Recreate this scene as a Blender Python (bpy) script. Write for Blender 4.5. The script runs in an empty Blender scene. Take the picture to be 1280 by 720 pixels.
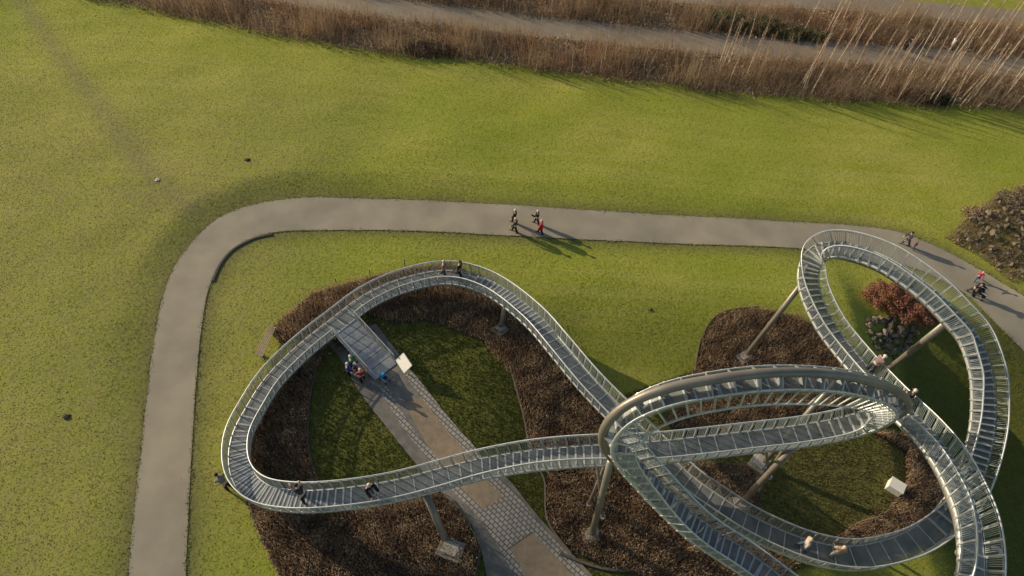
import bpy, bmesh, math, random
import numpy as np
from mathutils import Vector, Matrix
rng = np.random.default_rng(7); random.seed(7)
scene = bpy.context.scene; C = scene.collection
R = math.radians

# ------------------------------------------------------------------ camera (a drone 46 m above the hilltop)
F, H = 853.0, 46.0
def nrm(v):
    v = np.array(v, float); return v/np.linalg.norm(v)
_u = -nrm(((585-640)/F, -(990-360)/F, -1)); _f = np.array([0, 0, -1.])
_Y = nrm(_f-(_f@_u)*_u); _X = np.cross(_Y, _u); RC = np.array([_X, _Y, _u])
cam = bpy.data.objects.new('camera', bpy.data.cameras.new('camera')); C.objects.link(cam)
m4 = Matrix.Identity(4)
for i in range(3):
    for j in range(3): m4[i][j] = RC[i][j]
m4.translation = (0, 0, H); cam.matrix_world = m4
cam.data.sensor_width = 36; cam.data.lens = F/1280*36; cam.data.clip_start = .5; cam.data.clip_end = 6000
scene.camera = cam

def inside(poly, x, y):
    x = np.asarray(x); y = np.asarray(y); r = np.zeros(x.shape, bool); n = len(poly); j = n-1
    for i in range(n):
        xi, yi = poly[i]; xj, yj = poly[j]
        c = ((yi > y) != (yj > y)) & (x < (xj-xi)*(y-yi)/(yj-yi+1e-12)+xi); r ^= c; j = i
    return r
def sst(a, b, x):
    t = np.clip((x-a)/(b-a), 0, 1); return t*t*(3-2*t)
_rw = np.random.default_rng(3); WAVES = [(wl, a, p) for wl, a, p in zip(_rw.uniform(4, 17, 18), _rw.uniform(0, math.pi, 18), _rw.uniform(0, 6.28, 18))]
def ray0(px, py):
    d = RC@np.array([(px-640)/F, -(py-360)/F, -1.]); return d[:2]*(-H/d[2])
_HA = ray0(1150, 378); _HB = ray0(1300, 462); _HN = np.array([_HB[1]-_HA[1], -(_HB[0]-_HA[0])]); _HN = _HN/np.linalg.norm(_HN)
PATH_IN = [(232, 760), (233, 700), (240, 560), (246, 470), (252, 410), (262, 358), (286, 318), (318, 297), (360, 289), (420, 288), (520, 289), (640, 295), (760, 301), (880, 306), (1000, 311), (1090, 322), (1150, 338), (1205, 367), (1245, 405), (1290, 450), (1330, 500)]
PATH_OUT = [(159, 760), (162, 700), (172, 600), (181, 520), (192, 430), (206, 362), (228, 318), (268, 276), (320, 255), (380, 247), (440, 248), (520, 250), (640, 256), (760, 264), (880, 271), (1000, 278), (1080, 283), (1130, 292), (1190, 318), (1245, 350), (1300, 385), (1360, 430)]
_BK = np.array([ray0(*p) for p in PATH_OUT[1:19]]); _BA = np.array([.18, .2, .25, .32, .45, .65, .85, .95, .9, .7, .6, .45, .38, .34, .3, .26, .2])
_BP = np.vstack([np.array([ray0(*p) for p in PATH_OUT]), [[70., 0.], [-18., 0.]]])
def bank(x, y):
    xf, yf = np.ravel(x), np.ravel(y); out = np.zeros(len(xf))
    for c in range(0, len(xf), 60000):
        X_, Y_ = xf[c:c+60000, None], yf[c:c+60000, None]; A, AB = _BK[:-1], np.diff(_BK, axis=0)
        t = np.clip(((X_-A[:, 0])*AB[:, 0]+(Y_-A[:, 1])*AB[:, 1])/(AB**2).sum(1), 0, 1); d2 = (X_-A[:, 0]-t*AB[:, 0])**2+(Y_-A[:, 1]-t*AB[:, 1])**2
        k = d2.argmin(1); d = np.sqrt(d2[np.arange(len(k)), k]); w = 1/(d2+1); a = (w*_BA).sum(1)/w.sum(1)
        out[c:c+60000] = a*.62*sst(.15, 3.6, d)
    return np.where(inside(_BP, xf, yf), 0, out).reshape(np.shape(x))
def soft(t, k=4.): return k*np.logaddexp(0, t/k)
def terrain(x, y):
    x = np.asarray(x, float); y = np.asarray(y, float)
    z = -4.6*np.clip((x+.10*(y-25)-29.8)/11.5, 0, 1)**1.12*sst(-.3, 4.2, (x-_HA[0])*_HN[0]+(y-_HA[1])*_HN[1])
    z = z-1.2*sst(36.5, 27, y)*sst(-3, 7, x)-1.0*sst(12, 31, x)*sst(33, 22, y)
    for wl, a, p in WAVES: z = z+.0012*wl*np.sin((x*math.cos(a)+y*math.sin(a))*6.283/wl+p)
    z = z+bank(x, y)
    z = z-.060*(soft(y-45)-soft(y-76))-.045*(soft(-x-24)-soft(-x-60))
    return z
def ray(px, py, z):
    d = RC@np.array([(px-640)/F, -(py-360)/F, -1.]); t = (z-H)/d[2]
    return np.array([d[0]*t, d[1]*t, z])
def ground(px, py, dz=0.):
    z = 0.
    for _ in range(25):
        p = ray(px, py, z); z = .5*z+.5*float(terrain(p[0], p[1]))
    p[2] = float(terrain(p[0], p[1]))+dz; return p
def project(P):
    c = (np.asarray(P, float)-np.array([0, 0, H]))@RC
    return np.stack([640+F*c[..., 0]/-c[..., 2], 360-F*c[..., 1]/-c[..., 2]], -1)
def gpoly(pts): return np.array([ground(*p)[:2] for p in pts])
def smooth_line(pts, n=12, closed=False):
    P = [np.array(p, float) for p in pts]; out = []
    N = len(P); rngi = range(N if closed else N-1)
    for i in rngi:
        g = (lambda k: P[k % N]) if closed else (lambda k: P[min(max(k, 0), N-1)])
        a, b, c, d = g(i-1), g(i), g(i+1), g(i+2)
        for k in range(n):
            t = k/n
            out.append(.5*((2*b)+(c-a)*t+(2*a-5*b+4*c-d)*t*t+(3*b-a-3*c+d)*t**3))
    if not closed: out.append(P[-1])
    return np.array(out)

# ------------------------------------------------------------------ materials
def mat(name, base, rough=.8, metal=0., noise=None, bump=None, attr=None, trans=0., spec=None):
    """noise=(scale, colour2, detail); bump=(scale, distance); attr = colour attribute multiplied in"""
    m = bpy.data.materials.new(name); m.use_nodes = True; nt = m.node_tree; N = nt.nodes; L = nt.links
    b = N['Principled BSDF']; b.inputs['Roughness'].default_value = rough; b.inputs['Metallic'].default_value = metal
    if spec is not None: b.inputs['Specular IOR Level'].default_value = spec
    col = N.new('ShaderNodeRGB'); col.outputs[0].default_value = (*base, 1); out = col.outputs[0]
    geo = N.new('ShaderNodeNewGeometry')
    if noise:
        t = N.new('ShaderNodeTexNoise'); t.inputs['Scale'].default_value = noise[0]
        t.inputs['Detail'].default_value = noise[2] if len(noise) > 2 else 4; L.new(geo.outputs['Position'], t.inputs['Vector'])
        r = N.new('ShaderNodeMapRange'); r.inputs[1].default_value = .32; r.inputs[2].default_value = .68; L.new(t.outputs[0], r.inputs[0])
        x = N.new('ShaderNodeMix'); x.data_type = 'RGBA'; L.new(r.outputs[0], x.inputs[0]); L.new(out, x.inputs[6]); x.inputs[7].default_value = (*noise[1], 1); out = x.outputs[2]
    if attr:
        a = N.new('ShaderNodeAttribute'); a.attribute_name = attr
        x = N.new('ShaderNodeMix'); x.data_type = 'RGBA'; x.blend_type = 'MULTIPLY'; x.inputs[0].default_value = 1
        L.new(out, x.inputs[6]); L.new(a.outputs['Color'], x.inputs[7]); out = x.outputs[2]
    L.new(out, b.inputs['Base Color'])
    if bump:
        t = N.new('ShaderNodeTexNoise'); t.inputs['Scale'].default_value = bump[0]; t.inputs['Detail'].default_value = 5; L.new(geo.outputs['Position'], t.inputs['Vector'])
        bm_ = N.new('ShaderNodeBump'); bm_.inputs['Strength'].default_value = 1; bm_.inputs['Distance'].default_value = bump[1]
        L.new(t.outputs[0], bm_.inputs['Height']); L.new(bm_.outputs[0], b.inputs['Normal'])
    if trans:
        tr = N.new('ShaderNodeBsdfTranslucent'); L.new(out, tr.inputs[0]); mx = N.new('ShaderNodeMixShader'); mx.inputs[0].default_value = trans
        L.new(b.outputs[0], mx.inputs[1]); L.new(tr.outputs[0], mx.inputs[2]); L.new(mx.outputs[0], N['Material Output'].inputs[0])
    return m

def ground_mat():
    """turf: attribute 'wear' (x = bare or brown, y = lush, z = pale) steers several scales of noise; y paints shade into the turf"""
    m = bpy.data.materials.new('turf'); m.use_nodes = True; nt = m.node_tree; N = nt.nodes; L = nt.links; b = N['Principled BSDF']
    b.inputs['Roughness'].default_value = .95; b.inputs['Specular IOR Level'].default_value = .1
    geo = N.new('ShaderNodeNewGeometry'); at = N.new('ShaderNodeAttribute'); at.attribute_name = 'wear_shade'
    sp = N.new('ShaderNodeSeparateColor'); L.new(at.outputs['Color'], sp.inputs[0])
    def noise(s, d=4, lo=.3, hi=.7, sc=None):
        t = N.new('ShaderNodeTexNoise'); t.inputs['Scale'].default_value = s; t.inputs['Detail'].default_value = d
        if sc:
            mp = N.new('ShaderNodeMapping'); mp.inputs['Scale'].default_value = sc; mp.inputs['Rotation'].default_value = (0, 0, R(8)); L.new(geo.outputs['Position'], mp.inputs[0]); L.new(mp.outputs[0], t.inputs[0])
        else: L.new(geo.outputs['Position'], t.inputs[0])
        r = N.new('ShaderNodeMapRange'); r.inputs[1].default_value = lo; r.inputs[2].default_value = hi; L.new(t.outputs[0], r.inputs[0]); return r.outputs[0]
    def mix(f, a, c, bt='MIX'):
        x = N.new('ShaderNodeMix'); x.data_type = 'RGBA'; x.blend_type = bt
        for s, v in ((0, f), (6, a), (7, c)):
            if isinstance(v, (tuple, list)): x.inputs[s].default_value = (*v, 1)
            elif isinstance(v, (int, float)): x.inputs[s].default_value = v
            else: L.new(v, x.inputs[s])
        return x.outputs[2]
    def mul(a, c):
        x = N.new('ShaderNodeMath'); x.operation = 'MULTIPLY'
        for s, v in ((0, a), (1, c)):
            if isinstance(v, (int, float)): x.inputs[s].default_value = v
            else: L.new(v, x.inputs[s])
        return x.outputs[0]
    c = mix(noise(.22), (.345, .355, .04), (.415, .385, .065))
    c = mix(mul(noise(1.1, 6), .5), c, (.29, .32, .05))
    c = mix(mul(noise(.5, 4, .36, .66, (.16, 1.9, 1)), .55), c, (.47, .42, .11))
    c = mix(mul(noise(3.2, 3, .38, .68), .22), c, (.22, .24, .03))
    c = mix(mul(noise(.07, 2, .38, .62), .55), c, (.24, .29, .03))
    c = mix(mul(sp.outputs[2], noise(.9, 5, .1, .75)), c, (.31, .265, .095))
    c = mix(mul(sp.outputs[0], noise(2.2, 6, .05, .6)), c, (.205, .175, .085))
    c = mix(sp.outputs[1], c, mix(noise(3, 5), (.06, .078, .018), (.115, .105, .03)))  # dark green stands in for shade, painted into the turf colour
    c = mix(mul(noise(9, 2, .35, .7), .10), c, (.6, .6, .55), 'MULTIPLY')
    L.new(c, b.inputs['Base Color'])
    t = N.new('ShaderNodeTexNoise'); t.inputs['Scale'].default_value = 3.4; t.inputs['Detail'].default_value = 3; L.new(geo.outputs['Position'], t.inputs[0])
    bp = N.new('ShaderNodeBump'); bp.inputs['Strength'].default_value = .8; bp.inputs['Distance'].default_value = .045; L.new(t.outputs[0], bp.inputs['Height']); L.new(bp.outputs[0], b.inputs['Normal'])
    return m
def cobble_mat():
    m = bpy.data.materials.new('granite_setts'); m.use_nodes = True; nt = m.node_tree; N = nt.nodes; L = nt.links; b = N['Principled BSDF']
    b.inputs['Roughness'].default_value = .85
    geo = N.new('ShaderNodeNewGeometry'); mp = N.new('ShaderNodeMapping'); mp.inputs['Rotation'].default_value = (0, 0, R(38)); L.new(geo.outputs['Position'], mp.inputs[0])
    br = N.new('ShaderNodeTexBrick'); L.new(mp.outputs[0], br.inputs[0]); br.inputs['Scale'].default_value = 1
    br.inputs['Color1'].default_value = (.39, .355, .295, 1); br.inputs['Color2'].default_value = (.31, .28, .235, 1); br.inputs['Mortar'].default_value = (.11, .095, .075, 1)
    br.inputs['Brick Width'].default_value = .36; br.inputs['Row Height'].default_value = .3; br.inputs['Mortar Size'].default_value = .035; br.inputs['Mortar Smooth'].default_value = .3
    L.new(br.outputs[0], b.inputs['Base Color'])
    bp = N.new('ShaderNodeBump'); bp.inputs['Distance'].default_value = .03; bp.invert = True; L.new(br.outputs['Fac'], bp.inputs['Height']); L.new(bp.outputs[0], b.inputs['Normal'])
    return m

def grating_mat():
    m = mat('steel_grating', (.36, .375, .345), .5, .3, noise=(1.3, (.22, .235, .22), 8)); nt = m.node_tree; N = nt.nodes; L = nt.links
    tr = N.new('ShaderNodeBsdfTransparent'); mx = N.new('ShaderNodeMixShader'); mx.inputs[0].default_value = .38     # open mesh of the grating
    L.new(N['Principled BSDF'].outputs[0], mx.inputs[1]); L.new(tr.outputs[0], mx.inputs[2]); L.new(mx.outputs[0], N['Material Output'].inputs[0]); return m
M = dict(
    turf=ground_mat(), setts=cobble_mat(),
    blade=mat('grass_blade', (1, 1, 1), .8, attr='Col', trans=.25, spec=.15),
    leaf=mat('leaf', (1, 1, 1), .75, attr='Col', trans=.2, spec=.15),
    asphalt=mat('asphalt', (.37, .315, .215), .9, noise=(.45, (.29, .245, .17), 10), bump=(30, .012)),
    road=mat('road_asphalt', (.25, .20, .135), .9, noise=(.5, (.30, .245, .17), 6), bump=(25, .01)),
    gravel=mat('gravel', (.34, .255, .165), .95, noise=(2, (.26, .195, .125), 8), bump=(25, .03)),
    slab=mat('old_paving', (.24, .215, .175), .9, noise=(1.6, (.15, .135, .11), 8), bump=(16, .02)),
    soil=mat('soil', (.10, .073, .047), 1, noise=(4, (.06, .044, .03), 8), bump=(6, .15)),
    zinc=mat('galvanised_steel', (.70, .69, .62), .42, .4, noise=(2.2, (.50, .52, .50), 7)),
    post=mat('post_steel', (.70, .70, .64), .42, .5, noise=(3, (.40, .43, .42), 7)),
    rail=mat('railing_steel', (.45, .48, .46), .42, .5, noise=(2.5, (.33, .37, .37), 7)),
    grate=grating_mat(),
    tube=mat('painted_tube', (.27, .235, .18), .42, .3, noise=(.9, (.19, .17, .14), 8), bump=(9, .004)),
    concrete=mat('concrete', (.42, .38, .31), .9, noise=(2.5, (.33, .30, .25), 8), bump=(15, .01)),
    white=mat('white_panel', (.80, .75, .62), .6, noise=(3, (.74, .69, .57))),
    rock=mat('rubble', (.20, .158, .105), .95, noise=(2, (.09, .072, .05), 8), bump=(8, .06), attr='Col'),
    edging=mat('edging', (.13, .11, .085), .8, noise=(6, (.09, .075, .06))),
    kerb=mat('kerb', (.06, .054, .046), .9, noise=(6, (.09, .08, .07))),
    wood=mat('weathered_wood', (.44, .34, .20), .85, noise=(6, (.34, .26, .15))),
    bark=mat('birch_bark', (.86, .74, .55), .8, noise=(3.5, (.62, .50, .35), 6)),
    twig=mat('twig', (.36, .23, .15), .9),
    stem=mat('dry_stems', (1, 1, 1), .9, attr='Col', spec=.1, trans=.3),
    skin=mat('skin', (.55, .34, .25), .6), rubber=mat('rubber', (.03, .03, .03), .8), shoe=mat('shoe', (.05, .045, .04), .7),
)
def cloth(name, c, c2=None):
    if name not in M: M[name] = mat(name, c, .85, noise=(14, c2 or tuple(x*.75 for x in c), 3), spec=.2)
    return M[name]

# ------------------------------------------------------------------ mesh helpers
def link(name, me, m=None, parent=None, smooth=False):
    o = bpy.data.objects.new(name, me); C.objects.link(o)
    if m is not None and not me.materials: me.materials.append(m)
    if parent is not None: o.parent = parent
    if smooth and len(me.polygons): me.polygons.foreach_set('use_smooth', [True]*len(me.polygons))
    return o
def np_mesh(name, V, Fc, col=None):
    me = bpy.data.meshes.new(name); V = np.asarray(V, np.float32); Fc = np.asarray(Fc, np.int32); k = Fc.shape[1]
    me.vertices.add(len(V)); me.vertices.foreach_set('co', V.ravel())
    me.loops.add(Fc.size); me.loops.foreach_set('vertex_index', Fc.ravel())
    me.polygons.add(len(Fc)); me.polygons.foreach_set('loop_start', np.arange(len(Fc), dtype=np.int32)*k)
    me.update(calc_edges=True)
    if col is not None:
        a = me.color_attributes.new('Col', 'FLOAT_COLOR', 'POINT'); c4 = np.ones((len(V), 4), np.float32); c4[:, :3] = col; a.data.foreach_set('color', c4.ravel())
    return me
class MB:
    def __init__(s): s.v = []; s.f = []; s.m = []; s.k = 0
    def add(s, V, Fc):
        n = len(s.v); s.v += [tuple(map(float, p)) for p in V]; s.f += [tuple(i+n for i in f) for f in Fc]; s.m += [s.k]*len(Fc)
    def box(s, c, ax, ay, az):
        c, ax, ay, az = (np.asarray(q, float) for q in (c, ax, ay, az))
        V = [c+i*ax+j*ay+k*az for k in (-1, 1) for j in (-1, 1) for i in (-1, 1)]
        s.add(V, [(0, 2, 3, 1), (4, 5, 7, 6), (0, 1, 5, 4), (2, 6, 7, 3), (0, 4, 6, 2), (1, 3, 7, 5)])
    def bar(s, a, b, w, side=None, h=None):
        a, b = np.asarray(a, float), np.asarray(b, float); d = b-a; l = np.linalg.norm(d); d = d/max(l, 1e-9)
        s_ = nrm(np.cross(d, [0, 0, 1.] if abs(d[2]) < .95 else [1., 0, 0])) if side is None else nrm(np.asarray(side)-(np.asarray(side)@d)*d)
        t = np.cross(d, s_); s.box((a+b)/2, d*l/2, s_*w, t*(h or w))
    def tube(s, pts, r, n=8, cap=True):
        P = np.asarray(pts, float); r = np.broadcast_to(np.asarray(r, float), (len(P),)); base = len(s.v)
        T = np.gradient(P, axis=0); T /= np.linalg.norm(T, axis=1)[:, None]+1e-12
        u = np.cross(T[0], [0, 0, 1.] if abs(T[0][2]) < .9 else [1., 0, 0]); u /= np.linalg.norm(u)
        for i in range(len(P)):
            u = u-(u@T[i])*T[i]; u /= np.linalg.norm(u); w = np.cross(T[i], u)
            for k in range(n):
                a = 2*math.pi*k/n; s.v.append(tuple(P[i]+r[i]*(math.cos(a)*u+math.sin(a)*w)))
        for i in range(len(P)-1):
            for k in range(n):
                a = base+i*n+k; b = base+i*n+(k+1) % n; s.f.append((a, b, b+n, a+n))
        if cap: s.f.append(tuple(base+k for k in range(n))[::-1]); s.f.append(tuple(base+(len(P)-1)*n+k for k in range(n)))
    def mesh(s, name):
        me = bpy.data.meshes.new(name); me.from_pydata(s.v, [], s.f); me.update()
        if any(s.m) and len(s.m) == len(s.f): me.polygons.foreach_set('material_index', s.m)
        return me
    def build(s, name, m, parent=None, smooth=False, bevel=0):
        o = link(name, s.mesh(name), m, parent, smooth)
        if bevel:
            b = o.modifiers.new('bevel', 'BEVEL'); b.width = bevel; b.segments = 2; b.limit_method = 'ANGLE'
        return o
def tag(o, label=None, cat=None, group=None, kind=None):
    for k, v in (('label', label), ('category', cat), ('group', group), ('kind', kind)):
        if v: o[k] = v
    return o
def empty(name, loc, label=None, cat=None, group=None, rz=0):
    o = bpy.data.objects.new(name, None); C.objects.link(o); o.location = [float(a) for a in loc]; o.rotation_euler = (0, 0, rz); o.empty_display_size = .2
    bpy.context.view_layer.update() if False else None
    return tag(o, label, cat, group)
def copy_tree(o, parent=None):
    c = o.copy(); C.objects.link(c)
    if parent is not None: c.parent = parent
    for ch in list(o.children): copy_tree(ch, c)
    return c

# ------------------------------------------------------------------ setting: regions traced on the ground
ROAD = [(-40, -60), (300, -18), (420, 2), (560, 19), (640, 30), (760, 42), (880, 54), (1000, 63), (1100, 69), (1200, 76), (1300, 86), (1500, 104)]
ROAD_FAR = [(700, -22), (880, -4), (960, 0), (1060, 5), (1180, 15), (1300, 25), (1500, 42)]
THICKET = [(60, -14), (110, -2), (200, 16), (330, 42), (450, 64), (560, 74), (640, 84), (700, 92), (800, 104), (900, 117), (1000, 124), (1100, 130), (1200, 135), (1300, 138), (1500, 146), (1500, 40), (1300, 25), (1180, 14), (960, -3), (700, -30), (300, -50)]
GARDEN = dict(
    left=[(410, 436), (392, 470), (386, 510), (384, 560), (398, 604), (412, 625), (425, 650), (330, 650), (300, 600), (290, 560), (300, 520), (325, 480), (370, 430), (410, 408)],
    low=[(306, 622), (350, 622), (440, 636), (512, 622), (548, 612), (575, 640), (597, 680), (592, 722), (585, 760), (370, 760), (346, 715), (326, 675)],
    top=[(392, 366), (440, 352), (500, 338), (560, 330), (620, 352), (664, 395), (710, 440), (770, 508), (800, 560), (740, 600), (664, 575), (655, 520), (640, 470), (600, 425), (540, 402), (490, 404), (455, 392), (420, 412), (350, 430), (338, 412)],
    mid=[(684, 560), (760, 540), (840, 560), (930, 640), (1010, 690), (960, 740), (880, 740), (770, 712), (715, 690), (682, 650)],
    back=[(868, 462), (878, 420), (900, 392), (950, 386), (1000, 396), (1044, 432), (1060, 470), (1065, 505), (990, 520), (880, 548), (830, 530)],
    centre=[(838, 575), (900, 578), (958, 585), (948, 640), (1000, 680), (930, 660), (860, 610)],
    east=[(1085, 540), (1140, 545), (1178, 590), (1182, 625), (1150, 665), (1090, 680), (1030, 682), (1068, 655), (1106, 640), (1132, 600), (1130, 565)],
)
CORE = gpoly([(330, 470), (420, 402), (520, 360), (640, 380), (760, 500), (900, 450), (1050, 470), (1150, 560), (1180, 640), (1040, 700), (860, 760), (480, 760), (390, 650), (310, 600)])
WALK_L = [(405, 425), (424, 446), (448, 488), (480, 530), (520, 580), (560, 625), (588, 655), (602, 690), (612, 740), (622, 790)]
WALK_R = [(470, 405), (508, 455), (556, 520), (592, 562), (636, 600), (668, 640), (706, 682), (742, 722), (800, 790)]
ROCKS_E = [(1180, 297), (1207, 272), (1250, 242), (1290, 228), (1330, 300), (1310, 345), (1262, 352), (1225, 322)]
ROCKS_M = [(1078, 392), (1120, 398), (1150, 414), (1140, 440), (1110, 452), (1082, 420)]
ROCKS_J = [(404, 408), (432, 418), (440, 446), (420, 452), (398, 440)]
ROCKS_K = [(448, 396), (480, 398), (492, 414), (470, 420)]
gp_path = np.vstack([gpoly(PATH_IN), gpoly(PATH_OUT)[::-1]])
gp_walk = np.vstack([gpoly(WALK_L), gpoly(WALK_R)[::-1]])
gp_thick = gpoly(THICKET); gp_bed = {k: gpoly(v) for k, v in GARDEN.items()}
gp_re, gp_rm, gp_rj, gp_rk = gpoly(ROCKS_E), gpoly(ROCKS_M), gpoly(ROCKS_J), gpoly(ROCKS_K)

# terrain sheet: fine grid in view, one coarse ring out to the horizon
def wear_shade_at(x, y):
    w = np.zeros(np.shape(x)+(3,), np.float32)
    pp = project(np.stack([x, y, terrain(x, y)], -1)); px, py = pp[..., 0], pp[..., 1]
    seg = np.array([ground(*p)[:2] for p in [(20, -10), (62, 50), (110, 115), (160, 180), (205, 235), (240, 262)]])
    d = np.full(np.shape(x), 1e9)
    for a, b in zip(seg[:-1], seg[1:]):
        ab = b-a; t = np.clip(((x-a[0])*ab[0]+(y-a[1])*ab[1])/(ab@ab), 0, 1); d = np.minimum(d, np.hypot(x-a[0]-t*ab[0], y-a[1]-t*ab[1]))
    w[..., 0] = np.maximum(w[..., 0], .62*np.exp(-(d/1.1)**2))
    dp = np.full(np.shape(x), 1e9)                                    # muddy verge beside the path
    for line in (gpoly(PATH_IN), gpoly(PATH_OUT)):
        for a, b in zip(line[:-1], line[1:]):
            ab = b-a; t = np.clip(((x-a[0])*ab[0]+(y-a[1])*ab[1])/(ab@ab), 0, 1); dp = np.minimum(dp, np.hypot(x-a[0]-t*ab[0], y-a[1]-t*ab[1]))
    w[..., 0] = np.maximum(w[..., 0], .75*np.exp(-(dp/.7)**2)); vg = .35*np.exp(-(dp/1.3)**2)
    corner = np.array(ground(215, 245)[:2]); w[..., 0] = np.maximum(w[..., 0], .55*np.exp(-(((x-corner[0])/4.5)**2+((y-corner[1])/1.6)**2)))
    w[..., 2] = np.clip(.8*sst(-10, -24, x)*sst(75, 40, y)+.25*sst(70, 80, y), 0, 1)
    w[..., 0] = np.maximum(w[..., 0], .62*sst(900, 1000, px)*sst(540, 570, py)*inside(CORE, x, y))
    w[..., 1] = .78*inside(CORE, x, y)*(.45+.55*sst(900, 700, px))+.8*sst(31, 35, x)*sst(38, 34, y)+.35*sst(-2, 4, x)*sst(37, 28, y)  # painted shade: turf darkened inside the track and on the east slope
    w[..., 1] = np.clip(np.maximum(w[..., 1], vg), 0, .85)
    return w
gx = np.arange(-80, 86.01, .4); gy = np.arange(2, 100.01, .4)
GX, GY = np.meshgrid(gx, gy); GZ = terrain(GX, GY); nx, ny = len(gx), len(gy)
V = np.stack([GX, GY, GZ], -1).reshape(-1, 3)
idx = np.arange(nx*ny).reshape(ny, nx); Q = np.stack([idx[:-1, :-1], idx[:-1, 1:], idx[1:, 1:], idx[1:, :-1]], -1).reshape(-1, 4)
rim = np.concatenate([idx[0, :], idx[1:, -1], idx[-1, -2::-1], idx[-2:0:-1, 0]])
cen = np.array([3, 50.]); extra = []; rings = [rim]
for k, sc in enumerate((1.5, 4, 12, 45)):
    rv = V[rim].copy(); rv[:, :2] = cen+(rv[:, :2]-cen)*sc; rv[:, 2] = rv[:, 2]*max(0, 1-.4*(k+1))-.0; extra.append(rv); rings.append(np.arange(len(rim))+len(V)+k*len(rim))
ringq = []
for a, b in zip(rings[:-1], rings[1:]):
    ringq.append(np.stack([a, b, np.roll(b, -1), np.roll(a, -1)], -1))
Vall = np.vstack([V]+extra); Qall = np.vstack([Q]+ringq)
me = np_mesh('lawn', Vall, Qall)
wa = np.zeros((len(Vall), 4), np.float32); wa[:, 3] = 1; wa[:len(V), :3] = wear_shade_at(V[:, 0], V[:, 1]); wa[len(V):, 2] = .3
at = me.color_attributes.new('wear_shade', 'FLOAT_COLOR', 'POINT'); at.data.foreach_set('color', wa.ravel())
tag(link('lawn', me, M['turf'], smooth=True), kind='structure')

def ribbon(name, A, B, m, dz, nc=8, kind='structure', fine=6, parent=None):
    A = smooth_line(A, fine); B = smooth_line(B, fine)
    def res(L, n):
        s = np.r_[0, np.cumsum(np.linalg.norm(np.diff(L, axis=0), axis=1))]; t = np.linspace(0, s[-1], n); return np.stack([np.interp(t, s, L[:, k]) for k in range(2)], -1)
    n = int(max(np.linalg.norm(np.diff(A, axis=0), axis=1).sum(), 2)/.35)+2
    A, B = res(A, n), res(B, n); t = np.linspace(0, 1, nc+1)[None, :, None]
    P = A[:, None]*(1-t)+B[:, None]*t; Z = terrain(P[..., 0], P[..., 1])+dz
    V = np.concatenate([P, Z[..., None]], -1).reshape(-1, 3); ix = np.arange(n*(nc+1)).reshape(n, nc+1)
    Q = np.stack([ix[:-1, :-1], ix[:-1, 1:], ix[1:, 1:], ix[1:, :-1]], -1).reshape(-1, 4)
    o = link(name, np_mesh(name, V, Q), m, parent, True)
    if kind: o['kind'] = kind
    return o
def offset_line(px_line, w):
    L = smooth_line([ground(*p)[:2] for p in px_line], 6); T = np.gradient(L, axis=0); T /= np.linalg.norm(T, axis=1)[:, None]; Nn = np.stack([-T[:, 1], T[:, 0]], -1)
    return L+Nn*w, L-Nn*w
ribbon('footpath', gpoly(PATH_IN), gpoly(PATH_OUT), M['asphalt'], .035, 12)
a, b = offset_line(ROAD, 2.3); ribbon('road', a, b, M['road'], .04, 8, fine=1)
a, b = offset_line(ROAD_FAR, 2.0); ribbon('road', a, b, M['road'], .04, 8, fine=1)
ribbon('garden_path', gpoly(WALK_L), gpoly(WALK_R), M['slab'], .05, 12)
GLi = [(506, 505), (530, 550), (552, 585), (580, 622), (604, 650), (622, 680), (650, 720), (690, 790)]; GRi = [(528, 495), (566, 540), (590, 568), (622, 602), (646, 628), (672, 662), (702, 700), (770, 790)]
ribbon('garden_path', gpoly(GLi), gpoly(GRi), M['gravel'], .056, 8)
SL = [(474, 487), (508, 541), (530, 567), (566, 614), (595, 643), (611, 664), (638, 711), (680, 790)]
SLo = [(484, 483), (516, 536), (540, 564), (575, 609), (604, 638), (621, 660), (650, 708), (694, 790)]
ribbon('garden_path', gpoly(SL), gpoly(SLo), M['setts'], .062, 3)
SR = [(506, 470), (550, 527), (580, 562), (611, 603), (634, 627), (664, 664), (689, 690), (716, 720), (776, 790)]
SRo = [(516, 465), (561, 522), (592, 557), (622, 596), (647, 620), (677, 658), (703, 685), (728, 714), (790, 790)]
ribbon('garden_path', gpoly(SR), gpoly(SRo), M['setts'], .062, 3)
ribbon('garden_path', gpoly([(597, 640), (636, 685)]), gpoly([(628, 622), (667, 664)]), M['setts'], .068, 5, fine=4)

# kerb of the inner path bend and metal edging of the beds
def edging(px, r, m, label, closed=False, up=.04, hgt=.16, cat='kerb'):
    L = smooth_line([ground(*p)[:2] for p in px], 8); mb = MB(); n = len(L)
    T = np.gradient(L, axis=0); T /= np.linalg.norm(T, axis=1)[:, None]; Nn = np.stack([-T[:, 1], T[:, 0]], -1); z = terrain(L[:, 0], L[:, 1]); V = []
    for i in range(n):
        for sx, sz in ((-1, -.1), (-1, hgt), (1, hgt), (1, -.1)): V.append((*(L[i]+Nn[i]*r*sx), z[i]+sz))
    Fc = [(i*4+k, i*4+(k+1) % 4, i*4+4+(k+1) % 4, i*4+4+k) for i in range(n-1) for k in range(4)]+[(0, 1, 2, 3), ((n-1)*4+3, (n-1)*4+2, (n-1)*4+1, (n-1)*4)]
    mb.add(V, Fc); return tag(mb.build('edging' if cat == 'edging' else 'kerb', m), label, cat)
edging([(266, 352), (276, 330), (292, 312), (316, 299), (340, 293)], .09, M['kerb'], 'dark kerb along the inside bend of the grey footpath', hgt=.10)
edging([(402, 440), (392, 475), (386, 515), (386, 560), (398, 606)], .05, M['edging'], 'thin edging between the left crescent of brown hedge and the shaded grass', cat='edging')
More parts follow.
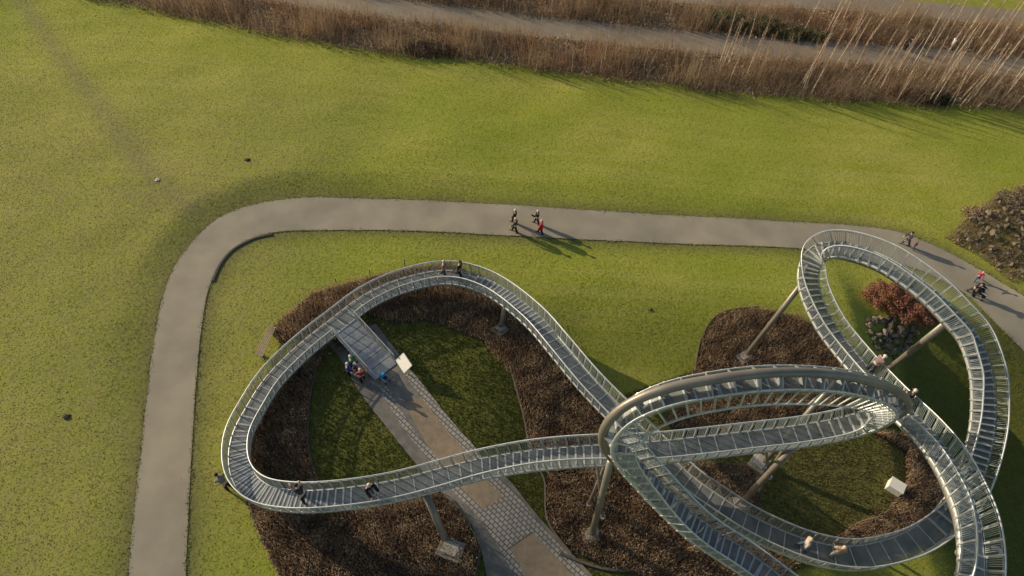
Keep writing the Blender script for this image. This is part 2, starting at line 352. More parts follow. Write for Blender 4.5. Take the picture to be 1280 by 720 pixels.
edging([(640, 468), (654, 520), (664, 572), (680, 600), (684, 650), (714, 692)], .04, M['edging'], 'thin edging where grass meets brown planting right of the garden path', cat='edging')
edging([(565, 625), (585, 655), (599, 683), (594, 720)], .05, M['edging'], 'low edging between dark planting and the cobbled path near the bottom', cat='edging')
edging([(700, 692), (760, 712), (820, 709), (868, 688)], .09, M['edging'], 'curved timber edging under the steep stairs at the bottom', cat='edging')
edging([(1138, 548), (1141, 575), (1134, 604), (1112, 636), (1082, 655)], .06, M['edging'], 'curved edging around the brownish grass beside the white block', cat='edging')
edging([(868, 465), (877, 422), (900, 392), (948, 384)], .04, M['edging'], 'thin edging around the hedge planting below the slanted post', cat='edging')

# ------------------------------------------------------------------ vegetation helpers
def scatter(poly, dens, cond=None):
    lo, hi = poly.min(0), poly.max(0); n = int((hi-lo).prod()*dens); x = rng.uniform(lo[0], hi[0], n); y = rng.uniform(lo[1], hi[1], n); k = inside(poly, x, y)
    if cond is not None: k &= cond(x, y)
    return x[k], y[k]
def leaf_cards(P, size, pal, up=.35):
    """one bent little leaf (a quad) per point with its own tilt and colour"""
    n = len(P); th = rng.uniform(0, 2*math.pi, n); ph = np.arccos(rng.uniform(-1, 1, n))
    a = np.stack([np.cos(th), np.sin(th), rng.uniform(-.5, .5, n)], -1); a /= np.linalg.norm(a, axis=1)[:, None]
    b0 = np.stack([np.sin(ph)*np.cos(th*3), np.sin(ph)*np.sin(th*3), np.cos(ph)], -1); b = b0-(b0*a).sum(1)[:, None]*a; b /= np.linalg.norm(b, axis=1)[:, None]+1e-9
    s = (size*rng.uniform(.6, 1.4, n))[:, None]
    V = np.stack([P-a*s, P-b*s*.55, P+a*s, P+b*s*.55], 1).reshape(-1, 3); Q = np.arange(4*n).reshape(n, 4)
    pal = np.array(pal); c = pal[rng.integers(0, len(pal), n)]*rng.uniform(.7, 1.25, (n, 1)); return V, Q, np.repeat(c, 4, 0)
def stems(P, D, w, col, bend=None):
    """a thin tapering stem (two crossed blades) per point; D = vector from foot to tip"""
    n = len(P); th = rng.uniform(0, math.pi, n); s = np.stack([np.cos(th), np.sin(th), np.zeros(n)], -1)*np.reshape(w, (-1, 1)) if np.ndim(w) else np.stack([np.cos(th), np.sin(th), np.zeros(n)], -1)*w
    t = np.stack([-s[:, 1], s[:, 0], s[:, 2]], -1); top = P+D
    V = np.stack([P-s, P+s, top, P-t, P+t, top], 1).reshape(-1, 3); Fc = np.arange(6*n).reshape(-1, 3); return V, Fc, np.repeat(col, 6, 0)

# grass: uncountable blades in tufts over the visible lawn
vis = gpoly([(-30, 735), (-30, -6), (1310, -6), (1310, 735)])
def lawn_ok(x, y):
    k = ~inside(gp_path, x, y) & ~inside(gp_walk, x, y) & ~inside(gp_thick, x, y)
    for p in gp_bed.values(): k &= ~inside(p, x, y)
    return k
x, y = scatter(vis, 80, lawn_ok); n = len(x); wv = wear_shade_at(x, y)
k = rng.uniform(0, 1, n) > .75*wv[:, 0]; x, y, wv = x[k], y[k], wv[k]; n = len(x)
th = rng.uniform(0, math.pi, n); hh = rng.uniform(.02, .055, n); ww = rng.uniform(.03, .07, n); z = terrain(x, y)
P0 = np.stack([x, y, z-.01], -1); s = np.stack([np.cos(th)*ww, np.sin(th)*ww, 0*x], -1); lean = rng.normal(0, .03, (n, 2)); tip = P0+np.concatenate([lean, hh[:, None]], 1)
V = np.stack([P0-s, P0+s, tip], 1).reshape(-1, 3); Fc = np.arange(3*n).reshape(-1, 3)
green = np.array([.375, .37, .045]); pale = np.array([.34, .305, .085]); shade_green = np.array([.068, .080, .018])  # the third, darkest green paints shade into the blades
patch = .5+.25*np.sin(x*.31+2*np.sin(y*.17))*np.sin(y*.43+x*.11)+.25*np.sin(x*1.9+3*np.sin(y*1.1))*np.sin(y*2.3+2*np.sin(x*.8))
c = green*(.75+.5*patch[:, None]); c = c*(1-wv[:, 2:3]*.8)+pale*wv[:, 2:3]*.8; c = c*(1-wv[:, 1:2])+shade_green*wv[:, 1:2]; dry = np.clip(wv[:, 0:1]*1.2, 0, .85); c = c*(1-dry)+np.array([.19, .15, .06])*dry; c = c*rng.uniform(.65, 1.3, (n, 1))
c = np.where(rng.uniform(0, 1, (n, 1)) < .07, np.array([[.38, .33, .15]]), c)*.93
tag(link('grass', np_mesh('grass', V, Fc, np.repeat(c, 3, 0)), M['blade']), kind='stuff')
ex, ey = [], []
for line in (gpoly(PATH_IN), gpoly(PATH_OUT)):                         # grass creeping over the edge of the path
    L = smooth_line(line, 30); ln = np.linalg.norm(np.diff(L, axis=0), axis=1); k = rng.choice(len(ln), int(ln.sum()*34), p=ln/ln.sum()); q = L[k]+(L[k+1]-L[k])*rng.uniform(0, 1, (len(k), 1)); jit = .07+.09*np.sin(q[:, 0]*1.7+q[:, 1]*1.3)*np.sin(q[:, 1]*2.3); q = q+rng.normal(0, 1, q.shape)*np.abs(jit)[:, None]; ex.append(q[:, 0]); ey.append(q[:, 1])
ex = np.concatenate(ex); ey = np.concatenate(ey); n = len(ex)
V, Fc, cc = stems(np.stack([ex, ey, terrain(ex, ey)+.02], -1), np.stack([rng.normal(0, .04, n), rng.normal(0, .04, n), rng.uniform(.02, .06, n)], -1), .05, np.array([.32, .30, .09])*rng.uniform(.6, 1.3, (n, 1)))
tag(link('verge_grass', np_mesh('verge_grass', V, Fc, cc), M['blade']), kind='stuff')
x, y = scatter(CORE, 120, lambda x, y: lawn_ok(x, y) & (rng.uniform(0, 1, np.shape(x)) < .5+.5*(np.sin(x*2.6+2*np.sin(y*1.9))*np.sin(y*3.1+2*np.sin(x*1.4)) > -.2)))
n = len(x); P0 = np.stack([x, y, terrain(x, y)], -1); east = sst(8, 16, x)[:, None]
c = (np.array([.15, .145, .033])*(1-east)+np.array([.21, .165, .06])*east)*rng.uniform(.6, 1.35, (n, 1))
V, Fc, cc = stems(P0, np.stack([rng.normal(0, .05, n), rng.normal(0, .05, n), rng.uniform(.035, .10, n)], -1), .04, c)
tag(link('rough_grass', np_mesh('rough_grass', V, Fc, cc), M['blade']), kind='stuff')

# low brown hedges filling the beds (each bed a mass of leaves nobody could count)
BROWN = [(.56, .37, .22), (.44, .30, .18), (.66, .44, .26), (.32, .225, .15), (.52, .38, .24), (.72, .54, .34)]
for nm, poly in gp_bed.items():
    tall = .85 if nm != 'centre' else .45
    lum = lambda x, y: .5+.5*np.sin(x*1.7+2*np.sin(y*1.1))*np.sin(y*2.1+1.5*np.sin(x*.9))
    x, y = scatter(poly, 260, lambda x, y: ~inside(gp_walk, x, y) & (rng.uniform(0, 1, np.shape(x)) < .2+.8*lum(x, y)))
    x = x+rng.normal(0, .17, len(x)); y = y+rng.normal(0, .17, len(x)); lm = lum(x, y)
    hgt = tall*(.72+.28*lm); z = terrain(x, y)+hgt*(1-.45*rng.uniform(0, 1, len(x))**2.2*(rng.uniform(0, 1, len(x)) < .8)-.9*(rng.uniform(0, 1, len(x)) < .12)*rng.uniform(0, 1, len(x)))
    V, Q, cc = leaf_cards(np.stack([x, y, z], -1), .037, BROWN); cc = cc*np.repeat(.42+.62*lm, 4)[:, None]*np.array([[.86, .90, .88]])
    kx, ky = scatter(poly, 85, lambda x, y: ~inside(gp_walk, x, y)); kn = len(kx); sh_ = tall*rng.uniform(.6, 1.12, kn)*(.75+.25*lum(kx, ky)); SD = np.stack([rng.normal(0, .10, kn), rng.normal(0, .10, kn), sh_], -1)
    sv, sf, sc_ = stems(np.stack([kx, ky, terrain(kx, ky)], -1), SD, .022, np.array(BROWN)[rng.integers(0, 6, kn)]*rng.uniform(.5, 1.2, (kn, 1))); tag(link('hedge_twigs', np_mesh('hedge_twigs', sv, sf, sc_), M['stem']), kind='stuff')
    tag(link('hedge_planting', np_mesh('hedge_planting', V, Q, cc), M['leaf']), kind='stuff')
    gxx = np.arange(poly[:, 0].min(), poly[:, 0].max(), .22); gyy = np.arange(poly[:, 1].min(), poly[:, 1].max(), .22); A, B = np.meshgrid(gxx, gyy); A = A.ravel(); B = B.ravel()
    k = inside(poly, A+.11, B+.11) & ~inside(gp_walk, A+.11, B+.11); A = A[k]; B = B[k]
    V = np.stack([np.stack([A+i*.22, B+j*.22, terrain(A+i*.22, B+j*.22)+.03], -1) for i, j in ((0, 0), (1, 0), (1, 1), (0, 1))], 1).reshape(-1, 3)
    tag(link('soil', np_mesh('soil', V, np.arange(len(V)).reshape(-1, 4)), M['soil']), kind='structure')

# thicket beside the roads
ra, rb = offset_line(ROAD, 2.35); gp_road = np.vstack([ra, rb[::-1]]); ra2, rb2 = offset_line(ROAD_FAR, 2.1); gp_road2 = np.vstack([ra2, rb2[::-1]])
off_road = lambda x, y: ~inside(gp_road, x, y) & ~inside(gp_road2, x, y)
x, y = scatter(gp_thick, 27, off_road); x = x+rng.normal(0, .35, len(x)); y = y+rng.normal(0, .55, len(x))
edge = np.sin(x*.35)*.5+np.sin(x*.13+y*.2)
dens = .5+.5*np.sin(x*.55+np.sin(y*.7))*np.sin(y*.5+x*.2); k = rng.uniform(0, 1, len(x)) < .35+.65*dens; x, y, dens = x[k], y[k], dens[k]
n = len(x); hh = np.where(rng.uniform(0, 1, n) < .16, rng.uniform(2.2, 3.6, n), rng.uniform(.5, 2.0, n))*(.55+.85*dens); D = np.stack([rng.normal(0, .22, n)*hh, rng.normal(0, .22, n)*hh, hh], -1)
TH = np.array([(.46, .30, .17), (.34, .22, .13), (.56, .40, .23), (.42, .235, .145), (.25, .17, .11), (.66, .50, .30)])
c = TH[rng.integers(0, 6, n)]*rng.uniform(.7, 1.25, (n, 1)); red = (np.sin(x*.21+.6)+np.sin(x*.08+y*.3) > .9)[:, None]; c = np.where(red, c*np.array([[1.0, .86, .82]]), c); c = np.where((hh > 2.0)[:, None], np.array([[.62, .47, .30]])*rng.uniform(.7, 1.1, (n, 1)), c)
P0 = np.stack([x, y, terrain(x, y)], -1); V1, F1, c1 = stems(P0, D, .019, c)
kk = rng.integers(0, n, n*3); f = rng.uniform(.25, .8, len(kk))[:, None]; D2 = np.stack([rng.normal(0, .3, len(kk)), rng.normal(0, .3, len(kk)), rng.uniform(.15, .6, len(kk))], -1)*hh[kk][:, None]*.6
V2, F2, c2 = stems(P0[kk]+D[kk]*f, D2, .009, c[kk]*.95)
tag(link('thicket', np_mesh('thicket', np.vstack([V1, V2]), np.vstack([F1, F2+len(V1)]), np.vstack([c1, c2])), M['stem']), kind='stuff')
x, y = scatter(gp_thick, 30, off_road); x = x+rng.normal(0, .3, len(x)); y = y+rng.normal(0, .45, len(x)); z = terrain(x, y)+.03+.25*rng.uniform(0, 1, len(x))**2
V, Q, cc = leaf_cards(np.stack([x, y, z], -1), .13, [(.40, .28, .16), (.52, .37, .21), (.28, .195, .115), (.30, .26, .11), (.64, .49, .29)])
tag(link('leaf_litter', np_mesh('leaf_litter', V, Q, cc), M['leaf']), kind='stuff')
gxx = np.arange(gp_thick[:, 0].min(), gp_thick[:, 0].max(), .5); gyy = np.arange(gp_thick[:, 1].min(), gp_thick[:, 1].max(), .5); A, B = np.meshgrid(gxx, gyy); A = A.ravel(); B = B.ravel(); k = inside(gp_thick, A+.25, B-.35) & (rng.uniform(0, 1, len(A)) > .03); A = A[k]; B = B[k]
V = np.stack([np.stack([A+i*.5, B+j*.5, terrain(A+i*.5, B+j*.5)+.025], -1) for i, j in ((0, 0), (1, 0), (1, 1), (0, 1))], 1).reshape(-1, 3)
tag(link('soil', np_mesh('soil', V, np.arange(len(V)).reshape(-1, 4)), mat('thicket_soil', (.30, .215, .125), 1, noise=(1.5, (.19, .135, .08), 8), bump=(5, .12))), kind='structure')

def shrub(px, py, rx, ry, h, pal, label, name='shrub', dens=420, leaf=.1, group=None):
    g = ground(px, py); root = empty(name, g, label, 'shrub', group)
    n = int(dens*rx*ry*2); d = rng.normal(0, 1, (n, 3)); d /= np.linalg.norm(d, axis=1)[:, None]; d[:, 2] = np.abs(d[:, 2])
    lump = 1+.16*np.sin(d[:, 0]*7+px)*np.sin(d[:, 1]*6+py)+.1*np.sin(d[:, 2]*9+d[:, 0]*11); rr = rng.uniform(.45, 1, n)**.4*lump
    P = d*rr[:, None]*np.array([rx, ry, h]); V, Q, cc = leaf_cards(P, leaf, pal); link('foliage', np_mesh('foliage', V, Q, cc), M['leaf'], root)
    mb = MB()
    for _ in range(9):
        a = rng.uniform(0, 6.28); q = np.array([math.cos(a)*rx*.5, math.sin(a)*ry*.5, h*.8]); mb.tube([q*0+[q[0]*.2, q[1]*.2, -.05], q*.5+[0, 0, .1*h], q], [.03, .02, .008], 5)
    mb.build('stem', M['twig'], root); return root
RUST = [(.37, .15, .085), (.43, .20, .12), (.25, .105, .065), (.32, .18, .11)]
shrub(1110, 374, 2.1, 1.6, 1.3, RUST, 'rust red rounded beech hedge inside the high curve', 'beech_hedge', 1300, .065)
shrub(1143, 390, 2.1, 1.5, 1.1, RUST, 'darker rust red beech hedge leaning over the rubble', 'beech_hedge', 1300, .065)
GRN = [(.15, .17, .06), (.20, .20, .08), (.10, .12, .045), (.24, .21, .09)]
for q in [(902, 30, 3.2, 2.0, 1.5, 'broad green bramble bush on the far road verge'), (950, 36, 3.0, 1.8, 1.4, 'green bramble bush right of the broadest one by the road'), (988, 44, 2.6, 1.5, 1.1, 'low dark green bush at the end of the bramble row'), (1018, 48, 1.8, 1.2, 1.0, 'small dark bush beside the road below the birches')]:
    shrub(*q[:5], GRN, q[5], 'bramble_bush', 330, .115)
shrub(1165, 126, 2.4, 1.2, .9, [(.05, .055, .025), (.07, .065, .03)], 'dark green bush at the lawn edge in front of birches', 'bush', 420, .09)
shrub(1130, 118, 2.0, 1.2, 1.0, [(.21, .085, .06), (.16, .07, .05)], 'reddish bush at the lawn edge among the birches', 'bush', 420, .07)
shrub(540, 66, 3.4, 1.3, 1.3, [(.13, .08, .055), (.10, .065, .045), (.17, .11, .07)], 'dense brown bush bulging onto the lawn left of the roadside birches', 'bush', 420, .075)
shrub(1262, 250, 1.5, 1.3, .6, [(.26, .22, .12), (.34, .26, .15)], 'dry olive bush on top of the rubble heap', 'bush', 400, .07)
shrub(1225, 268, 1.8, 1.0, .5, [(.48, .34, .21), (.38, .27, .165)], 'tan dry bush on the left end of the rubble heap', 'bush', 420, .07)
shrub(1262, 322, 1.3, 1.2, .5, [(.17, .16, .09), (.26, .20, .11)], 'dark scrubby bush at the lower right of the rubble heap', 'bush', 420, .07)

# birches: prototypes with trunk and crown, copied
def birch(h, bend):
    root = empty('birch_tree', (0, 0, 0))
    t = np.linspace(0, 1, 9); pts = np.stack([bend[0]*t**2, bend[1]*t**2, h*t], -1); mb = MB(); mb.tube(pts, .046*(1-t)**.8+.011, 6); mb.build('trunk', M['bark'], root, True)
    tw = MB()
    for _ in range(46):
        k = rng.uniform(.25, .97); p = np.array([bend[0]*k*k, bend[1]*k*k, h*k]); a = rng.uniform(0, 6.28); l = rng.uniform(.5, 1.1)*(1.1-k)*1.0+.25; d = np.array([math.cos(a)*.45, math.sin(a)*.45, .9])*l
        tw.bar(p, p+d*.55, .009); e = p+d*.55; tw.bar(e, p+d*[.9, .9, 1.1], .006)
        for _ in range(2):
            b = rng.normal(0, .25, 3)*l; b[2] = abs(b[2])+.15*l; tw.bar(e, e+b, .005)
    tw.build('crown', M['twig'], root); return root
protos = [birch(h, b) for h, b in ((7.5, (.3, .1)), (9, (-.2, .3)), (6, (.25, -.2)), (8.2, (.1, .2)), (10, (-.1, -.2)))]
PL = 'slender bare birch with pale trunk in the roadside thicket'; used = [False]*5
spots = [(754, 83), (768, 78), (776, 74), (804, 88), (811, 86), (838, 70), (836, 27), (854, 20), (896, 89), (903, 84), (909, 84), (915, 79), (929, 74), (930, 100), (943, 86), (949, 95), (952, 90), (971, 92), (980, 81), (1000, 107), (1016, 84), (1021, 105), (1044, 84), (1052, 92), (1003, 42), (1032, 43), (1036, 42), (1053, 28), (1068, 42), (1068, 86), (1062, 48), (1080, 60), (1097, 100), (1117, 96), (1140, 84), (1150, 82), (1160, 104), (1173, 110), (1183, 84), (1197, 103), (1204, 108), (1210, 40), (1186, 42), (1208, 60), (1222, 52), (1230, 95), (1238, 118), (1246, 90), (1255, 122), (1262, 108), (1218, 118), (1240, 60), (1265, 46), (1275, 90), (1285, 118), (1250, 40), (1172, 34), (1150, 28), (1130, 40), (1112, 30), (1295, 70), (1305, 100), (712, 15), (723, 16), (690, 18), (660, 84), (672, 60), (600, 66), (1320, 60), (1290, 40), (1234, 75), (1195, 70), (1165, 60)]
_r = np.random.default_rng(21)
for _ in range(62):                                                   # more thin saplings, denser to the right
    u = _r.uniform()**.7; px = 640+660*u; base = 88+(px-640)*.078; spots.append((px, base-_r.uniform(-4, 34)))
for i, (px, py) in enumerate(spots):
    j = int(rng.integers(0, 5)); o = protos[j] if not used[j] else copy_tree(protos[j]); used[j] = True
    g = ground(px, py); o.location = g; sc = rng.uniform(.75, 1.12)*(.55 if px < 860 else .72 if px < 1000 else .95); sc *= .72 if i >= len(spots)-62 else 1; o.scale = (max(sc, .6), max(sc, .6), sc); o.rotation_euler = (R(rng.normal(0, 2)), R(rng.normal(1, 2.5)), rng.uniform(0, 6.28))
    tag(o, PL, 'birch tree', 'bare birches in the thicket by the road')

# rubble
def rock_mesh(seed):
    r2 = np.random.default_rng(seed); bm = bmesh.new(); bmesh.ops.create_icosphere(bm, subdivisions=2, radius=1); dirs = r2.normal(0, 1, (9, 3)); dirs /= np.linalg.norm(dirs, axis=1)[:, None]; cut = r2.uniform(.45, .85, 9)
    for v in bm.verts:
        p = np.array(v.co)
        for d, c in zip(dirs, cut):
            k = p@d
            if k > c: p = p-d*(k-c)
        v.co = p*r2.uniform(.96, 1.04)
    me = bpy.data.meshes.new('rock'); bm.to_mesh(me); bm.free()
    a = me.color_attributes.new('Col', 'FLOAT_COLOR', 'POINT'); t = r2.uniform(.45, 1.7); cc = np.ones((len(me.vertices), 4), np.float32); cc[:, :3] = np.array([1, .98, .95])*t; a.data.foreach_set('color', cc.ravel()); me.materials.append(M['rock']); return me
RM = [rock_mesh(100+i) for i in range(9)]
def rubble(poly, n, s0, s1, label, group, lift=0.):
    lo, hi = poly.min(0), poly.max(0); k = 0; c0 = poly.mean(0)
    while k < n:
        p = rng.uniform(lo, hi)
        if not inside(poly, p[0], p[1]): continue
        s = rng.uniform(s0, s1)*(1+.6*(rng.uniform() > .9)); o = link('rock', RM[int(rng.integers(0, 9))]); rel = np.linalg.norm((p-c0)/(hi-lo)*2)
        o.location = (p[0], p[1], float(terrain(p[0], p[1]))+s*.2+lift*max(0, 1-rel)*rng.uniform(.3, 1)); o.scale = (s*rng.uniform(.8, 1.2), s*rng.uniform(.7, 1.1), s*rng.uniform(.5, .8)); o.rotation_euler = rng.uniform(-.5, .5, 2).tolist()+[rng.uniform(0, 6.28)]
        tag(o, label, 'rock', group); k += 1
rubble(gp_re, 150, .14, .42, 'rough brown rock in the rubble heap beside the footpath', 'rocks of the rubble heap by the path', .7)
rubble(gp_rm, 112, .13, .36, 'grey broken rock below the rust red hedge', 'rocks below the red hedge', .3)
rubble(gp_rj, 24, .10, .25, 'pale rock left of the entrance ramp', 'rocks left of the entrance ramp', .2)
rubble(gp_rk, 12, .10, .2, 'dark rock under the walkway right of the ramp', 'rocks right of the entrance ramp', .1)
x, y = scatter(gp_re, 40); V, Q, cc = leaf_cards(np.stack([x, y, terrain(x, y)+rng.uniform(.03, .3, len(x))], -1), .07, [(.42, .31, .19), (.30, .22, .14), (.50, .38, .24), (.24, .21, .12)])
kx, ky = scatter(gp_re, 45); kn = len(kx); sv, sf, sc_ = stems(np.stack([kx, ky, terrain(kx, ky)], -1), np.stack([rng.normal(0, .3, kn), rng.normal(0, .3, kn), rng.uniform(.2, .9, kn)], -1), .02, np.array([(.48, .35, .22)])*rng.uniform(.5, 1.2, (kn, 1))); tag(link('dry_stalks', np_mesh('dry_stalks', sv, sf, sc_), M['stem']), kind='stuff')
tag(link('dry_weeds', np_mesh('dry_weeds', V, Q, cc), M['leaf']), kind='stuff')
for px, py, s, lb in [(309, 200, .22, 'dark molehill on the open lawn near the upper left'), (83, 521, .22, 'dark molehill on the lawn left of the footpath'), (813, 387, .14, 'small dark molehill on the lawn inside the path bend'), (197, 226, .12, 'small molehill on the worn grass track')]:
    mb = MB(); g = ground(px, py)
    bm = bmesh.new(); bmesh.ops.create_icosphere(bm, subdivisions=3, radius=1)
    for v in bm.verts: v.co = v.co*(1+.25*math.sin(v.co.x*5+px)*math.sin(v.co.y*6))
    me = bpy.data.meshes.new('molehill'); bm.to_mesh(me); bm.free(); o = link('molehill', me, M['soil'], smooth=True); o.location = g; o.scale = (s*1.3, s, s*.6); tag(o, lb, 'molehill')

# ------------------------------------------------------------------ the walk-on roller coaster: a closed track
Zu = (0, 0, 1)
TRK = [  # image column, row of the tread centre, height, up hint, step length
    (425, 402, 1.0, Zu, 1.1), (460, 376, 1.1, Zu, 1.1), (505, 356, 1.4, Zu, 1.1), (560, 346, 2.0, Zu, .9), (612, 360, 2.9, Zu, .45), (663, 398, 4.0, Zu, .45),
    (700, 440, 4.7, Zu, .95), (737, 484, 5.0, Zu, 1.0), (795, 543, 5.1, Zu, 1.0), (853, 601, 5.1, Zu, .8), (893, 630, 5.1, Zu, .8), (935, 657, 5.0, Zu, .8), (1000, 686, 4.9, Zu, 1.0),
    (1060, 698, 4.9, Zu, 1.1), (1112, 690, 5.0, Zu, 1.0), (1150, 674, 5.2, Zu, .9), (1184, 646, 5.7, Zu, .6), (1206, 613, 6.6, Zu, .45), (1221, 570, 7.8, Zu, .4), (1229, 530, 8.8, Zu, .4), (1229.5, 504, 9.4, Zu, .4),
    (1228, 472, 10.2, Zu, .4), (1221, 447, 10.8, Zu, .4), (1210, 419, 11.3, Zu, .45), (1191, 399, 11.7, Zu, .5), (1166, 372, 12.0, Zu, .7), (1131, 345, 12.1, Zu, .9), (1104, 328, 12.0, Zu, .8), (1075, 317, 11.6, Zu, .5), (1045, 311, 11.0, Zu, .35),
    (1020, 317, 10.2, Zu, .32), (1010, 340, 9.4, Zu, .32), (1013, 367, 8.7, Zu, .45), (1031, 406, 8.2, Zu, .7), (1052, 435, 8.0, Zu, .9), (1085, 474, 8.3, Zu, .9), (1117, 508, 8.9, Zu, .7), (1150, 540, 9.8, Zu, .5), (1180, 578, 10.8, (.12, 0, 1), .45), (1204, 628, 11.6, (.25, 0, 1), .5), (1212, 655, 11.9, (.3, 0, 1), .55), (1216, 690, 12.0, (.3, 0, 1), .7),
    (1212, 735, 11.6, (.2, 0, 1), .7), (1185, 780, 10.6, Zu, .6), (1125, 805, 9.4, Zu, .5), (1050, 790, 8.0, Zu, .5), (985, 745, 6.9, Zu, .5), (937, 708, 6.7, Zu, .5), (905, 687, 7.1, Zu, .45), (876, 668, 7.7, Zu, .45), (846, 642, 8.7, Zu, .45), (812, 608, 10.2, (.15, .05, 1), .45),
    (779, 572, 12.0, (.6, 0, .75), .45), (767, 546, 13.6, (1, -.1, -.1), .45), (788, 516, 15.2, (.7, -.15, -.8), .5), (836, 494, 16.4, (.25, -.1, -1), .55), (893, 482, 17.0, (0, -.05, -1), .6), (947, 475, 17.2, (0, -.05, -1), .6), (1005, 474, 16.9, (-.1, -.05, -1), .6), (1060, 479, 16.0, (-.3, 0, -1), .6),
    (1105, 491, 14.4, (-.8, .1, -.6), .55), (1119, 507, 12.2, (-1, .1, .1), .5), (1098, 521, 10.2, (-.6, .05, .75), .5), (1060, 534, 9.0, (-.2, 0, 1), .5), (1000, 545, 8.4, Zu, .9), (940, 552, 8.1, Zu, 1.0), (880, 559, 7.9, Zu, 1.0), (810, 566, 7.5, Zu, .6), (745, 569, 6.9, (.05, .12, 1), .5), (700, 572, 6.4, (.05, .15, 1), .48),
    (653, 577, 5.7, (.03, .12, 1), .48), (597, 587, 4.9, (0, .06, 1), .6), (557, 597, 4.5, Zu, 1.1), (500, 612, 4.1, Zu, 1.2), (450, 621, 3.9, Zu, .6), (400, 626, 3.5, Zu, .36), (365, 626, 3.0, Zu, .28), (331, 620, 2.5, Zu, .27), (308, 603, 2.1, Zu, .27), (299, 578, 1.8, Zu, .27), (302, 545, 1.5, Zu, .4),
    (320, 510, 1.3, Zu, .9), (342, 476, 1.15, Zu, 1.1), (380, 438, 1.0, Zu, 1.1)]
CP = np.array([np.r_[ray(a, b, z), nrm(u), s] for a, b, z, u, s in TRK])
cv = smooth_line(CP, 24, closed=True)
def periodic(cv, ds):
    P = np.vstack([cv, cv[:1]]); s = np.r_[0, np.cumsum(np.linalg.norm(np.diff(P[:, :3], axis=0), axis=1))]; n = int(round(s[-1]/ds)); t = np.linspace(0, s[-1], n, endpoint=False)
    return np.stack([np.interp(t, s, P[:, k]) for k in range(P.shape[1])], -1)
def gsm(A, sig):
    k = np.arange(-int(3*sig), int(3*sig)+1); w = np.exp(-k**2/(2*sig*sig)); w /= w.sum(); return sum(np.roll(A, -i, 0)*wi for i, wi in zip(k, w))
DS = .1
cv = periodic(cv, DS); cv[:, :3] = gsm(cv[:, :3], 5); cv[:, 3:] = gsm(cv[:, 3:], 9); cv = periodic(cv, DS)
TP = cv[:, :3]; TT = np.roll(TP, -2, 0)-np.roll(TP, 2, 0); TT /= np.linalg.norm(TT, axis=1)[:, None]
TU = cv[:, 3:6]-(cv[:, 3:6]*TT).sum(1)[:, None]*TT; TU /= np.linalg.norm(TU, axis=1)[:, None]; TU = gsm(TU, 6); TU = TU-(TU*TT).sum(1)[:, None]*TT; TU /= np.linalg.norm(TU, axis=1)[:, None]
TS = np.cross(TT, TU); STEP = cv[:, 6]; NT = len(TP); LEN = NT*DS
PX = project(TP)
def fr(i): i = int(i) % NT; return TP[i], TT[i], TU[i], TS[i]
W, RW, RH, TUBE_R, TUBE_D = .68, .80, 1.08, .25, .62
CAMP = np.array([0, 0, H])
root = empty('stair_sculpture', (TP[0][0], TP[0][1], float(terrain(TP[0][0], TP[0][1]))), 'walk-on steel roller coaster of stairs and railings with one upside-down loop', 'sculpture')
inv = Matrix.Translation(-Vector(root.location))
def sweep(name, off, r, n, m, step=2, square=None, a=0, b=None):
    """a bar following the track at (side, up) offset; square=(half width, half height)"""
    ix = np.arange(0, NT, step) if b is None else np.arange(a, b+1, step) % NT; Cn = TP[ix]+TS[ix]*off[0]+TU[ix]*off[1]; V = []; k = len(ix)
    prof = [(math.cos(2*math.pi*q/n)*r, math.sin(2*math.pi*q/n)*r) for q in range(n)] if square is None else [(-square[0], -square[1]), (square[0], -square[1]), (square[0], square[1]), (-square[0], square[1])]
    n = len(prof); V = np.stack([Cn+TS[ix]*p[0]+TU[ix]*p[1] for p in prof], 1).reshape(-1, 3)
    last = k if b is None else k-1
    Q = [(i*n+q, i*n+(q+1) % n, ((i+1) % k)*n+(q+1) % n, ((i+1) % k)*n+q) for i in range(last) for q in range(n)]
    me = np_mesh(name, V-np.array(root.location), Q); return me
def sub(name, me, m, smooth=False, parent=None):
    o = link(name, me, m, parent or root, smooth); return o
gap0 = [i for i in range(NT)]
sub('track_tube', sweep('track_tube', (0, -TUBE_D), TUBE_R, 14, None, 3), M['tube'], True)
